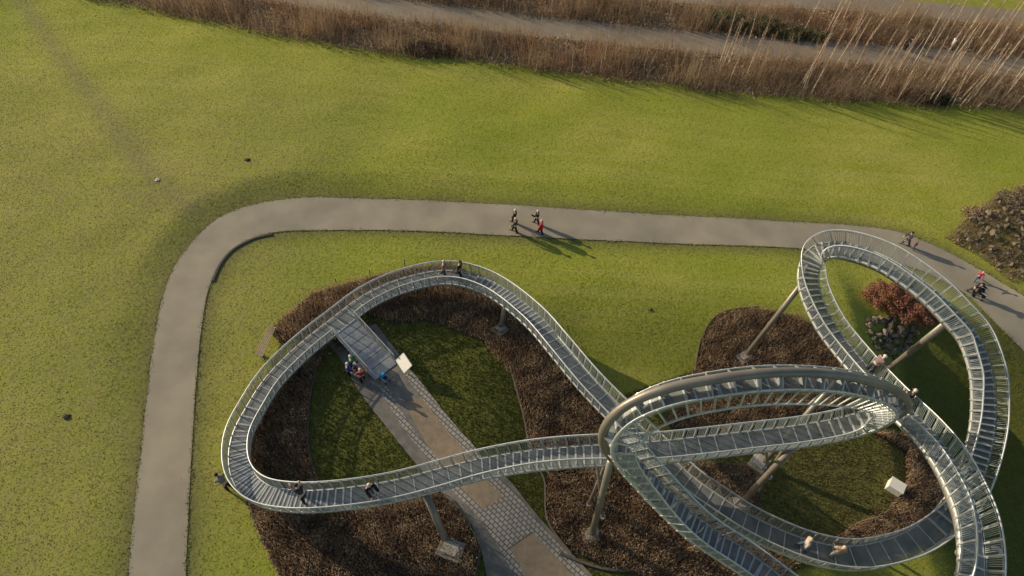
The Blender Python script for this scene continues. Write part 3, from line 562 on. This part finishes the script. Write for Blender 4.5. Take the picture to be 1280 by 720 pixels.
# the inner railing is interrupted at the entrance: find that stretch of the track
jc = ray(432, 408, 1.0); dj = np.linalg.norm(TP-jc, axis=1); J0 = int(np.argmin(dj)); GAP = 11
for sgn in (-1, 1): sub('stringer', sweep('stringer', (sgn*W, -.10), 0, 0, None, 2, (.025, .11)), M['zinc'])
ENTR = 1 if (TS[J0]@(ground(500, 470)-TP[J0])) > 0 else -1
for sgn in (-1, 1):
    a, b = (J0+GAP, J0+NT-GAP) if sgn == ENTR else (0, None)
    me = sweep('handrail', (sgn*RW, RH), .046, 8, None, 2, None, a, b); h = sub('handrail', me, M['zinc'], True)
def panel(sgn, a, b):
    mb = MB()
    for off, sq in (((sgn*(W+.02), .10), (.014, .018)), ((sgn*(RW-.02), RH-.12), (.014, .018))):
        ix = np.arange(a, b+1, 2) % NT; Cn = TP[ix]+TS[ix]*off[0]+TU[ix]*off[1]; k = len(ix)
        V = np.stack([Cn+TS[ix]*p*sq[0]+TU[ix]*q*sq[1] for p, q in ((-1, -1), (1, -1), (1, 1), (-1, 1))], 1).reshape(-1, 3); mb.add(V, [(i*4+q, i*4+(q+1) % 4, i*4+4+(q+1) % 4, i*4+4+q) for i in range(k-1) for q in range(4)])
    s = a*DS
    while s < b*DS:
        i = int(s/DS); P, T, U, S = fr(i)
        if U[2] < .3: s += .118; continue
        mb.bar(P+S*sgn*(W+.02)+U*.08, P+S*sgn*(RW-.02)+U*(RH-.1), .013, T, .015); s += .118
    mb.k = 1
    for i in (a, (a+b)//2):
        P, T, U, S = fr(i); mb.bar(P+S*sgn*(W+.03)-U*.2, P+S*sgn*RW+U*RH, .048, T, .03)
    mb.v = [tuple(np.array(v)-np.array(root.location)) for v in mb.v]; return mb
SEG = 28
for sgn in (-1, 1):
    st, en = (J0+GAP, J0+NT-GAP) if sgn == ENTR else (J0, J0+NT); k = max(1, int((en-st)/(SEG))); cuts = np.linspace(st, en, k+1).astype(int)
    # panels of about 5.6 m so that no more than a hundred are needed
    cuts = cuts[::2] if (len(cuts)-1) % 2 == 0 else np.r_[cuts[:-1:2], cuts[-1]]
    for a, b in zip(cuts[:-1], cuts[1:]):
        mb = MB(); q = np.linspace(a, b, max(2, int(round((b-a)/14))+1)).astype(int)
        for u, v in zip(q[:-1], q[1:]):
            t = panel(sgn, u, v); mb.add(t.v, t.f); mb.m[-len(t.f):] = t.m
        mb.build('railing_panel', M['rail'], root).data.materials.append(M['post'])
# treads: real steps (a tread and its riser) where it climbs, long gratings on the landings
steps = []; s = 0.
while s < LEN-.15:
    L = float(STEP[int(s/DS) % NT]); e = s+L
    if LEN-e < .2: e = LEN
    P, T, U, S = fr(s/DS); P2 = fr(e/DS)[0]; Pm, Tm, Um, Sm = fr((s+e)/2/DS); d = P2-P
    if Um[2] > .55: up = nrm(np.array([0, 0, 1.])-Sm[2]*Sm)
    else: up = Um
    fw = nrm(np.cross(up, Sm)); rise = d@up; run = abs(d@fw); mb = MB()
    ctr = (P+P2)/2+up*rise*.5 if rise > 0 else (P+P2)/2-up*rise*.5
    up_s = rise*(1 if L < .75 else .0)
    if L < .75:
        top = (P+P2)/2+up*abs(rise)*.5
        mb.box(top-up*.02, fw*(run/2+.02), Sm*(W-.05), up*.018)
        edge = (P if rise > 0 else P2); mb.k = 1
        if abs(rise) > .06:
            ed = edge+up*abs(rise)*.5; mb.box(edge+up*(abs(rise)*.45-.02)+fw*(.0), fw*.012, Sm*(W-.05), up*max(abs(rise)*.5-.03, .02))
        sg = 1 if rise > 0 else -1
        mb.box(edge+up*(abs(rise)-.012)-fw*sg*.05, fw*.05, Sm*(W-.05), up*.03)
    else:
        tl = nrm(P2-P); un = nrm(np.cross(Sm, tl)); un = un if un@Um > 0 else -un
        mb.box((P+P2)/2-un*.02, tl*(np.linalg.norm(d)/2-.02), Sm*(W-.05), un*.018)
        mb.k = 1; mb.box(P-un*.01, tl*.03, Sm*(W-.04), un*.03)
    mb.v = [tuple(np.array(v)-np.array(root.location)) for v in mb.v]
    q = project(Pm); vis_ = (0 < q[0] < 1280) and (0 < q[1] < 720)
    steps.append(((0 if vis_ else 1e4)+np.linalg.norm(Pm-CAMP)-L*8, mb)); s = e
steps.sort(key=lambda t: t[0])
for d, mb in steps[:99]: mb.build('step', M['grate'], root).data.materials.append(M['zinc'])
rest = MB()
for d, mb in steps[99:]: rest.add(mb.v, mb.f); rest.m[-len(mb.f):] = mb.m
o_ = tag(rest.build('step', M['grate'], root), kind='stuff'); o_.data.materials.append(M['zinc'])
# cross brackets between tube and stringers
brk = []; nb = int(LEN/1.15)
for k in range(nb):
    P, T, U, S = fr(k*NT/nb); mb = MB(); lo = np.array(root.location)
    for sg in (-1, 1):
        V = [P+S*sg*x+U*y+T*z for z in (-.03, .03) for x, y in ((.05, -TUBE_D+.15), (.22, -TUBE_D+.02), (W, -.19), (W, -.03), (.05, -.06))]
        mb.add([v-lo for v in V], [(0, 1, 2, 3, 4), (9, 8, 7, 6, 5)]+[(i, (i+1) % 5+0, (i+1) % 5+5, i+5) for i in range(5)])
    q = project(P); brk.append(((0 if (0 < q[0] < 1280 and 0 < q[1] < 720) else 1e4)+np.linalg.norm(P-CAMP), mb))
brk.sort(key=lambda t: t[0])
for d, mb in brk[:99]: mb.build('bracket', M['rail'], root)
rest = MB()
for d, mb in brk[99:]: rest.add(mb.v, mb.f)
if rest.v: tag(rest.build('bracket', M['rail'], root), kind='stuff')

def near(px, py, zmin=-9, zmax=99):
    k = np.where((TP[:, 2] > zmin) & (TP[:, 2] < zmax))[0]; return int(k[np.argmin(np.hypot(PX[k, 0]-px, PX[k, 1]-py))])
def column(base_px, top, r0, r1, plate=True):
    g = ground(*base_px); mb = MB(); lo = np.array(root.location); t = np.asarray(top); b = g+np.array([0, 0, -.1])
    mb.tube([b-lo, b*.5+t*.5-lo, t-lo], [r0, (r0+r1)/2, r1], 14); o = mb.build('support_column', M['tube'], root, True)
    d = nrm(t-b); pm = MB(); pm.tube([g+d*.25-lo, g+d*.31-lo], r0*2.0, 14); pm.build('base_plate', M['zinc'], o)
    return g
def under(i, d=.8): P, T, U, S = fr(i); return P-U*d
FND = []
def foundation(px, py, sx, sy, h, rz, label):
    g = ground(px, py); mb = MB(); c, s_ = math.cos(rz), math.sin(rz); mb.box([0, 0, h/2-.1], [sx/2*c, sx/2*s_, 0], [-sy/2*s_, sy/2*c, 0], [0, 0, h/2+.1]); mb.box([0, 0, h+.1+.05], [sx*.32*c, sx*.32*s_, 0], [-sy*.32*s_, sy*.32*c, 0], [0, 0, .06])
    o = mb.build('concrete_foundation', M['concrete'], bevel=.03); o.location = g; tag(o, label, 'foundation')
column((625, 413), under(near(628, 372, 1, 6)), .17, .17); foundation(625, 413, 1.1, 1.0, .25, .8, 'pale square concrete footing of the upright post under the upper curve')
column((931, 446), under(near(1008, 352, 7)), .20, .20); foundation(929, 448, 1.1, .9, .3, .6, 'concrete footing of the slanted post left of the high curve')
column((1090, 478), under(near(1192, 400, 9)), .22, .22)
column((924, 631), under(near(1004, 545, 7, 9.5)), .22, .2); foundation(922, 632, 1.3, 1.0, .35, .1, 'sunlit concrete footing at the foot of the long slanted post')
column((950, 583), under(near(1066, 452, 7, 9)), .21, .2); foundation(948, 580, 1.4, 1.2, .3, .9, 'dark shaded concrete footing below the stairs inside the loop')
column((962, 597), under(near(960, 549, 7, 9.5)), .1, .1)
column((946, 612), under(near(990, 546, 7, 9.5)), .1, .1)
column((740, 668), under(near(783, 572, 8, 13), .85), .22, .2); foundation(738, 670, 1.1, .9, .2, .3, 'low concrete footing of the branched post near the stair crossing')
column((736, 631), under(near(757, 568, 6, 8)), .12, .11); column((752, 634), under(near(764, 568, 6, 8)), .08, .08)
column((754, 648), under(near(745, 569, 6, 8)), .1, .1)
column((561, 684), under(near(525, 605, 3, 6)), .26, .24); foundation(563, 688, 1.6, 1.3, .35, -.3, 'shaded concrete footing of the thick post left of the cobbled path')
column((1245, 690), under(near(1216, 690, 10)), .22, .2); column((1130, 760), under(near(1120, 805, 8)), .2, .2)

# entrance ramp
jp = TP[J0]; ra_ = ground(483, 466, .07); d = ra_-jp; d[2] = 0; d /= np.linalg.norm(d); sd = np.array([-d[1], d[0], 0]); lo = np.array(root.location)
mb = MB(); st = jp+d*.55+np.array([0, 0, -.02]); en = ra_; npan = 6
for k in range(npan):
    a = st+(en-st)*(k/npan); b = st+(en-st)*((k+1)/npan-.01); tl = nrm(b-a); un = np.cross(tl, -sd); un = un if un[2] > 0 else -un
    mb.box((a+b)/2-lo, tl*np.linalg.norm(b-a)/2, sd*1.02, un*.025)
rp = mb.build('entrance_ramp', mat('ramp_plate', (.50, .49, .45), .55, .2, noise=(3, (.34, .34, .32), 6)), root)
for sg in (-1, 1):
    mb = MB(); f1 = st+(en-st)*.95
    a = st+sd*sg*1.05; b = f1+sd*sg*1.05; n_ = int(np.linalg.norm(b-a)/.14)
    for z_ in (1.05, .12): mb.tube([a-lo+[0, 0, z_], (a+b)/2-lo+[0, 0, z_], b-lo+[0, 0, z_]], .035 if z_ > 1 else .02, 8)
    for k in range(n_+1):
        p = a+(b-a)*k/n_; mb.bar(p-lo, p-lo+[0, 0, 1.03], .028 if k % 10 == 0 else .011, d)
    mb.build('ramp_railing', M['zinc'], rp)

# ------------------------------------------------------------------ small things
def box_stone():
    g = ground(1116, 611); o_ = empty('white_block', g, 'squat white block standing alone on brownish grass', 'block', rz=R(-33))
    mb = MB(); mb.box([0, 0, .35], [.52, 0, 0], [0, .42, 0], [0, 0, .35]); mb.build('body', M['white'], o_, bevel=.04)
    mb = MB(); mb.box([0, 0, .735], [.545, 0, 0], [0, .445, 0], [0, 0, .035]); mb.build('lid', M['white'], o_, bevel=.02)
box_stone()
def sign():
    g = ground(506, 462); o_ = empty('information_board', g, 'pale tilted information board beside the entrance ramp', 'sign', rz=R(-52))
    mb = MB(); t = R(35); ax = np.array([.62, 0, 0]); ay = np.array([0, .42*math.cos(t), .42*math.sin(t)]); az = np.cross(ax, ay); az = az/np.linalg.norm(az)*.02
    mb.box([0, 0, 1.0], ax, ay, az); mb.build('panel', M['white'], o_, bevel=.005)
    f = MB()
    for s_ in (-1, 1): f.bar(np.array([0, 0, 1.0])+ax*s_*1.02-ay, np.array([0, 0, 1.0])+ax*s_*1.02+ay, .025); f.bar(np.array([0, 0, 1.0])+ay*s_*1.03-ax, np.array([0, 0, 1.0])+ay*s_*1.03+ax, .025)
    f.build('frame', M['zinc'], o_)
    for s_ in (-1, 1):
        l = MB(); l.tube([[.45*s_, 0, -.1], [.45*s_, 0, .5], [.45*s_, 0, .97]], .035, 8); l.build('leg', M['zinc'], o_)
sign()
def litter():
    mb = MB(); g = ground(197, 225); V = [(i*.09-.18+rng.normal(0, .02), j*.09-.18+rng.normal(0, .02), .06+rng.normal(0, .03)) for j in range(5) for i in range(5)]
    mb.add(V, [(j*5+i, j*5+i+1, j*5+i+6, j*5+i+5) for j in range(4) for i in range(4)]); o_ = mb.build('paper_scrap', M['white']); o_.location = g; tag(o_, 'small pale scrap of paper lying on the worn grass', 'litter')
litter()
def bench():
    g = ground(325, 449); g2 = ground(342, 412); d = g2-g; o_ = empty('slatted_bench', (g+g2)/2, 'light wooden slatted bench outside the left curve of the walkway', 'bench', rz=math.atan2(d[1], d[0])); l = np.linalg.norm(d[:2])/2
    for k in range(5):
        mb = MB(); mb.box([0, (k-2)*.13, .45], [l, 0, 0], [0, .045, 0], [0, 0, .025]); mb.build('slat', M['wood'], o_, bevel=.006)
    for s_ in (-1, 1):
        mb = MB(); mb.box([s_*l*.75, 0, .21], [.05, 0, 0], [0, .28, 0], [0, 0, .21]); mb.build('leg', M['concrete'], o_, bevel=.01)
bench()
first = None
posts = [(332, 452), (347, 418), (380, 384), (421, 356), (463, 345), (506, 332)]
for i, (px, py) in enumerate(posts):
    o_ = empty('fence_post', ground(px, py), 'thin dark post of the low wire fence outside the left curve', 'post', 'low posts along the planting')
    mb = MB(); mb.tube([[0, 0, -.1], [0, 0, .5], [0, 0, .95]], .035, 8); mb.build('shaft', M['kerb'], o_); mb = MB(); mb.tube([[0, 0, .951], [0, 0, .975]], .05, 8); mb.build('cap', M['zinc'], o_)

# ------------------------------------------------------------------ people
def skin_mesh(name, verts, edges, radii, sub=1):
    me = bpy.data.meshes.new(name); me.from_pydata([tuple(map(float, v)) for v in verts], edges, []); o = bpy.data.objects.new(name, me); C.objects.link(o)
    md = o.modifiers.new('skin', 'SKIN'); md.branch_smoothing = .4; md.use_smooth_shade = True
    for i, r in enumerate(radii): me.skin_vertices[0].data[i].radius = r if isinstance(r, tuple) else (r, r)
    me.skin_vertices[0].data[0].use_root = True
    s_ = o.modifiers.new('sub', 'SUBSURF'); s_.levels = sub; s_.render_levels = sub
    dg = bpy.context.evaluated_depsgraph_get(); out = bpy.data.meshes.new_from_object(o.evaluated_get(dg)); out.name = name; bpy.data.objects.remove(o); bpy.data.meshes.remove(me); out.materials.clear(); return out
def head_mesh(mb, c, f, r=.105):
    """face details set on the head: nose, ears"""
    up = np.array([0, 0, 1.]); s = np.cross(f, up)
    mb.tube([c+f*r*.85+up*.02, c+f*r*1.0-up*.005, c+f*r*1.17-up*.025], [.008, .014, .012], 6)
    for sg in (-1, 1): mb.tube([c+s*sg*r*.82, c+s*sg*r*.98+up*.012-f*.01], [.03, .018], 6)
def person(foot, face, label, top, legs, hair, scale=1., stride=0., lean=0., arms=(0., 0.), elbow=(.3, .3), bend=0., hat=None, coat=False, up=None, cat='person', group=None, spread=.1, sit=False, hood=False):
    """face = world heading; stride = step angle; lean/bend in radians; arms = shoulder swing forward"""
    p = np.asarray(foot, float); o = empty('person', p, label, cat, group, rz=math.atan2(face[1], face[0])-math.pi/2); o.scale = (scale*1.24, scale*1.16, scale*1.05)
    X = np.array([1., 0, 0]); Yf = np.array([0, 1., 0]); Z = np.array([0, 0, 1.])
    hipz = .90 if not sit else .48
    drop = hipz-(.45+.45)*math.cos(stride)*1.0 if not sit else 0; hip = np.array([0, 0, hipz-max(drop, 0)*.9])
    def rot(a, v=Z): return v*math.cos(a)+Yf*math.sin(a)
    L = lean+bend; spine = rot(L); ch = hip+spine*.30; sh = hip+spine*.50; nk = sh+rot(L*.8)*.08; hd = nk+rot(L*.6+.05)*.15
    kne, ank, toe = [], [], []
    for sg in (-1, 1):
        h0 = hip+X*sg*.10-Z*.02
        if sit: k = h0+Yf*.36+Z*.08+X*sg*.05; a = k+Yf*.12-Z*.47
        else:
            th = stride*sg; k = h0+np.array([0, math.sin(th)*.43, -math.cos(th)*.43])+Yf*.03; th2 = th-(.35*abs(stride) if sg*stride < 0 else .05); a = k+np.array([0, math.sin(th2)*.42, -math.cos(th2)*.42])
        a[2] = max(a[2], .07); kne.append(k); ank.append(a); toe.append(a+Yf*.17-Z*.04)
    shd, elb, wri, hnd = [], [], [], []
    for sg, sw, eb in zip((-1, 1), arms, elbow):
        s0 = sh+X*sg*.19-spine*.02; a = -L*0+sw; dn = np.array([sg*.12, math.sin(a), -math.cos(a)]); e = s0+nrm(dn)*.29; d2 = np.array([-sg*.05, math.sin(a+eb), -math.cos(a+eb)]); w_ = e+nrm(d2)*.25; shd.append(s0); elb.append(e); wri.append(w_); hnd.append(w_+nrm(d2)*.09)
    # one continuous body
    Vv = [hip, ch, sh, nk, hd-Z*.03, hd+Z*.06]; Rr = [(.13, .11), (.15, .11), (.15, .10), .055, .085, .075]; E = [(0, 1), (1, 2), (2, 3), (3, 4), (4, 5)]
    for i in range(2):
        b0 = len(Vv); Vv += [hip+X*(-1, 1)[i]*.09-Z*.05, kne[i], ank[i], toe[i]]; Rr += [.085, .056, .042, .036]; E += [(0, b0), (b0, b0+1), (b0+1, b0+2), (b0+2, b0+3)]
        b0 = len(Vv); Vv += [shd[i], elb[i], wri[i], hnd[i]]; Rr += [.06, .043, .03, (.026, .036)]; E += [(2, b0), (b0, b0+1), (b0+1, b0+2), (b0+2, b0+3)]
    me = skin_mesh('body', Vv, E, Rr); ex = MB()
    head_mesh(ex, hd+Z*.015, Yf)
    for i in range(2):
        d2 = nrm(hnd[i]-wri[i]); s_ = np.cross(d2, Z) if abs(d2[2]) < .9 else Yf; s_ = nrm(s_-(s_@d2)*d2); cu = np.cross(d2, s_)
        for k, ln in enumerate((.062, .075, .07, .055)):
            q = hnd[i]+s_*(k-1.5)*.018; ex.tube([q-d2*.02, q+d2*ln*.5, q+d2*ln*.9+cu*ln*.35], [.009, .008, .006], 5)
        q = hnd[i]-d2*.04+s_*.03; ex.tube([q, q+s_*.03+d2*.02, q+s_*.035+d2*.05], [.011, .009, .007], 5)
    bm = bmesh.new(); bm.from_mesh(me); t2 = ex.mesh('x'); bm.from_mesh(t2); bm.to_mesh(me); bm.free(); bpy.data.meshes.remove(t2)
    link('body', me, M['skin'], o, True)
    # jacket, trousers, shoes, hair
    Vv = [hip+spine*(.0 if coat else .05), ch, sh, sh+rot(L)*.05]; Rr = [(.19, .165), (.205, .165), (.20, .15), .10]; E = [(0, 1), (1, 2), (2, 3)]
    if coat: Vv.append(hip-Z*.35); Rr.append((.21, .18)); E.append((0, 4))
    for i in range(2):
        b0 = len(Vv); Vv += [shd[i], elb[i], wri[i]]; Rr += [.095, .08, .062]; E += [(2, b0), (b0, b0+1), (b0+1, b0+2)]
    link('jacket', skin_mesh('jacket', Vv, E, Rr), top, o, True)
    if hood:
        mb = MB(); mb.tube([nk-spine*.02, hd-Z*.02-Yf*.02, hd+Z*.09-Yf*.03, hd+Z*.14-Yf*.03], [.1, .125, .1, .03], 10); mb.build('hood', top, o, True)
    Vv = [hip+Z*.06, hip-Z*.03]; Rr = [(.15, .12), (.15, .125)]; E = [(0, 1)]
    for i in range(2):
        b0 = len(Vv); Vv += [hip+X*(-1, 1)[i]*.095-Z*.09, kne[i], ank[i]+Z*.03]; Rr += [.115, .088, .072]; E += [(1, b0), (b0, b0+1), (b0+1, b0+2)]
    link('trousers', skin_mesh('trousers', Vv, E, Rr), legs, o, True)
    for i in range(2):
        mb = MB(); a = ank[i]; mb.tube([a-Yf*.08-Z*.02, a-Yf*.05-Z*.015, a+Yf*.05-Z*.02, a+Yf*.15-Z*.035, a+Yf*.2-Z*.045], [.03, .05, .052, .045, .02], 8); mb.build('shoe', M['shoe'], o, True)
    if not hood:
        mb = MB(); b = hd+Z*.04; mb.tube([b-Z*.08-Yf*.055, b-Z*.02-Yf*.03, b+Z*.03-Yf*.015, b+Z*.075-Yf*.01, b+Z*.095-Yf*.01], [.06, .098, .102, .07, .015], 10); mb.build('hat' if hat else 'hair', hat or hair, o, True)
    return o
BLK = cloth('black_cloth', (.022, .021, .022)); NAVY = cloth('navy_cloth', (.025, .03, .06)); GREY = cloth('dark_grey_cloth', (.06, .06, .065)); RED = cloth('red_cloth', (.55, .03, .05)); PINK = cloth('pink_cloth', (.60, .07, .13)); JEAN = cloth('denim', (.10, .14, .22)); BEI = cloth('beige_cloth', (.56, .49, .40)); MAUVE = cloth('mauve_cloth', (.24, .17, .17)); BLUE = cloth('blue_cloth', (.05, .06, .30)); GREEN = cloth('green_cloth', (.05, .32, .10)); CRED = cloth('deep_red_cloth', (.42, .03, .03)); GRYL = cloth('light_grey_cloth', (.42, .39, .36))
BLON = cloth('blond_hair', (.72, .58, .38)); DRK = cloth('dark_hair', (.03, .022, .018)); WHT = cloth('white_hair', (.75, .70, .6)); BRN = cloth('brown_hair', (.14, .085, .05))
Lf = nrm((-1, .12, 0))
person(ground(643, 279), Lf, 'person in black coat with white hair, upper of the left pair on the footpath', BLK, BLK, WHT, 1.0, .25, .03, (.3, -.2))
person(ground(643.5, 290), Lf, 'person in dark jacket with fair hair, lower of the left pair on the footpath', GREY, BLK, BLON, 1.02, .28, .05, (.4, -.3))
person(ground(671, 280), Lf, 'person in black with pale hair, upper of the right pair on the footpath', BLK, BLK, WHT, 1.0, .27, .06, (.9, .2), (1.2, .3))
person(ground(675.5, 292), Lf, 'person in a red coat and black trousers on the footpath', RED, BLK, BLON, 1.0, .24, .04, (.25, -.2), coat=True)
FP = nrm((-.9, .35, 0)); FC = nrm((.75, -.6, 0))
person(ground(1131, 306), nrm((-1, -.1, 0)), 'person in dark grey jacket striding on the footpath behind the high curve', GREY, GREY, DRK, 1.0, .32, .2, (.45, .3), (.4, .4))
person(ground(1140, 312), FC, 'small child in red jacket with blond hair behind the high curve', RED, JEAN, BLON, .62, .2, .0, (.2, -.2))
person(ground(1220, 350), nrm((-.6, -.8, 0)), 'child in pink jacket and jeans running near the black pram', PINK, JEAN, BLON, .72, .55, .12, (.7, -.5), (.8, .8))
person(ground(1211, 367), FC, 'person in black jacket leaning forward and pushing a pram', BLK, GREY, DRK, 1.0, .3, .38, (1.1, 1.1), (.3, .3))
def on(px, py, side=0., zmin=-9, zmax=99, dz=.0):
    i = near(px, py, zmin, zmax); P, T, U, S = fr(i); return P+S*side+np.array([0, 0, dz]), T, S
dzs = .04
P, T, S = on(554, 346, -.2, 0, 4); person(P+[0, 0, .06], nrm(np.r_[-T[:2], 0]), 'person in mauve top with light hair, left of two on the upper curve', MAUVE, GREY, BLON, 1.0, .15)
P, T, S = on(573, 347, -.2, 0, 4); person(P+[0, 0, .10], nrm(np.r_[-T[:2], 0]), 'person in black with dark hair and pale scarf, right of two on the upper curve', BLK, BLK, BRN, 1.03, .2)
P, T, S = on(382, 624, 0, 1, 6); person(P+[0, 0, .15], nrm((-.6, .6, 0)), 'person in dark brown jacket bending on the lower left stairs', cloth('brown_cloth', (.07, .05, .045)), BLK, DRK, 1.0, .2, .2, (.9, .6), (.6, .6), bend=.55)
P, T, S = on(464, 622, 0, 1, 6); person(P+[0, 0, .12], nrm((.6, -.6, 0)), 'person in black with pale hair at the railing of the lower walkway', BLK, JEAN, BLON, 1.05, .15, .15, (.9, .9), (.6, .6))
P, T, S = on(999, 688, 0, 3, 6.2); person(P+[0, 0, .06], nrm((1, -.3, 0)), 'person in beige jacket with blond hair, left of two on the bottom walkway', BEI, JEAN, BLON, 1.0, .2, .03, (.2, -.1), (.5, .3))
P, T, S = on(1040, 697, 0, 3, 6.2); person(P+[0, 0, .06], nrm((.3, 1, 0)), 'person in tan coat with blond hair, right of two on the bottom walkway', cloth('tan_cloth', (.40, .29, .18)), GRYL, BLON, 1.0, .1, .03, (.2, .1), (.6, .5))
P, T, S = on(1078, 466, -.38, 7, 9.5); person(P+[0, 0, .1], nrm((1, .2, 0)), 'person in mauve coat leaning over the rail beside the slanted post', MAUVE, GREY, WHT, 1.05, .1, .35, (.9, .9), (.4, .4))
P, T, S = on(1118, 508, -.42, 7, 9.8); person(P+[0, 0, .1], nrm((-.7, .7, 0)), 'person in black with pale cap right of the loop', BLK, BLK, WHT, 1.05, .15, .1, (.5, .2), hat=WHT)
person(ground(287, 611), nrm((-.8, .5, 0)), 'person in grey coat with dark hair bending over the grass outside the lower left curve', cloth('mid_grey_cloth', (.24, .215, .19)), BLK, DRK, 1.05, .1, .65, (.25, .1), (.5, .5), bend=.6)
person(ground(441, 460), nrm((.8, .3, 0)), 'person in a green jacket among the group by the ramp', GREEN, BLK, WHT, 1.0, .08, .05, (.4, .5), (.8, .8))
person(ground(436, 469), nrm((.9, .1, 0)), 'person in a blue jacket among the group by the ramp', BLUE, BLK, WHT, 1.0, .1, .15, (.6, .5), (.8, .8))
person(ground(450, 466), nrm((-.4, -.9, 0)), 'person in dark spotted jacket among the group by the ramp', mat('spotted_cloth', (.02, .02, .04), .9, noise=(12, (.5, .5, .55), 1)), NAVY, DRK, 1.0, .1, .1, (.5, .3))
person(ground(454, 477), nrm((-.5, .8, 0)), 'person in a red jacket and dark trousers by the ramp', CRED, BLK, BLON, 1.0, .15, .1, (.5, .4), (.8, .8))
person(ground(1187, 62), nrm((-1, 0, 0)), 'person in a white coat walking on the far road among birches', cloth('white_cloth', (.75, .72, .65)), GREY, DRK, 1.0, .3, .05, (.3, -.3), coat=True)
person(ground(1133, 63), nrm((1, 0, 0)), 'person in dark blue walking on the far road among birches', NAVY, BLK, DRK, 1.0, .3, .05, (.3, -.3))

# pram and pushchair
def pram(px, py, face, label, fabric, cover, sc=1.):
    o = empty('pram', ground(px, py, .04), label, 'pram', rz=math.atan2(face[1], face[0])-math.pi/2); o.scale = (sc,)*3
    V = []; 
    for z, w, l0, l1 in ((.42, .15, -.32, .30), (.55, .20, -.40, .38), (.72, .21, -.42, .40)): V += [(-w, l0, z), (w, l0, z), (w*.8, l1, z), (-w*.8, l1, z)]
    mb = MB(); mb.add(V, [(3, 2, 1, 0)]+[(r*4+k, r*4+(k+1) % 4, r*4+4+(k+1) % 4, r*4+4+k) for r in (0, 1) for k in range(4)]+[(8, 9, 10, 11)]); mb.build('bassinet', fabric, o, bevel=.03)
    mb = MB(); mb.box([0, .14, .745], [.18, 0, 0], [0, .24, 0], [0, 0, .02]); mb.build('cover', cover, o, bevel=.015)
    mb = MB(); n = 8; V = []
    for k in range(n+1):
        a = R(10+k*16); V += [(x_, -.14-math.cos(a)*.26, .70+math.sin(a)*.30) for x_ in (-.22, .22)]
    mb.add(V, [(2*k, 2*k+1, 2*k+3, 2*k+2) for k in range(n)]+[tuple(range(0, 2*n+2, 2)), tuple(range(2*n+1, 0, -2))]); mb.build('hood', fabric, o)
    mb = MB()
    for s_ in (-1, 1): mb.tube([[s_*.2, .34, .15], [s_*.2, 0, .42], [s_*.2, -.5, .8], [s_*.19, -.66, .98]], .014, 6); mb.tube([[s_*.2, -.36, .15], [s_*.2, 0, .42], [s_*.2, .1, .5]], .014, 6)
    mb.tube([[-.19, -.66, .98], [0, -.67, .985], [.19, -.66, .98]], .018, 6); mb.build('frame', M['zinc'], o)
    for s_ in (-1, 1):
        for y_ in (-.36, .34):
            w = MB(); w.tube([[s_*.215, y_, .14], [s_*.225, y_, .14], [s_*.245, y_, .14], [s_*.255, y_, .14]], [.11, .14, .14, .11], 14); w.build('wheel', M['rubber'], o)
    return o
pram(1222, 372, FC, 'black pram with a white cover pushed along the footpath', BLK, M['white'])
pram(481, 476, nrm((.8, -.5, 0)), 'small bright blue pushchair at the foot of the ramp', cloth('bright_blue', (.03, .28, .55)), cloth('navy_cloth2', (.03, .05, .12)), .8)

# ------------------------------------------------------------------ daylight
SUN = nrm((-.905, .425, math.tan(R(18.0))))
sd_ = bpy.data.lights.new('sun', 'SUN'); sd_.energy = 5.0; sd_.angle = R(.55); sd_.color = (1, .86, .66); so = bpy.data.objects.new('sun', sd_); C.objects.link(so)
so.rotation_euler = Vector(SUN).to_track_quat('Z', 'Y').to_euler(); so.location = (-60, 60, 60)
w = bpy.data.worlds.new('World'); scene.world = w; w.use_nodes = True; nt = w.node_tree; sky = nt.nodes.new('ShaderNodeTexSky'); sky.sky_type = 'NISHITA'; sky.sun_disc = False
sky.sun_elevation = R(18); sky.sun_rotation = math.atan2(SUN[0], SUN[1]); nt.links.new(sky.outputs[0], nt.nodes['Background'].inputs[0]); nt.nodes['Background'].inputs[1].default_value = .115
scene.view_settings.view_transform = 'Standard'; scene.view_settings.look = 'None'; scene.view_settings.exposure = 0
scene.render.engine = 'CYCLES'
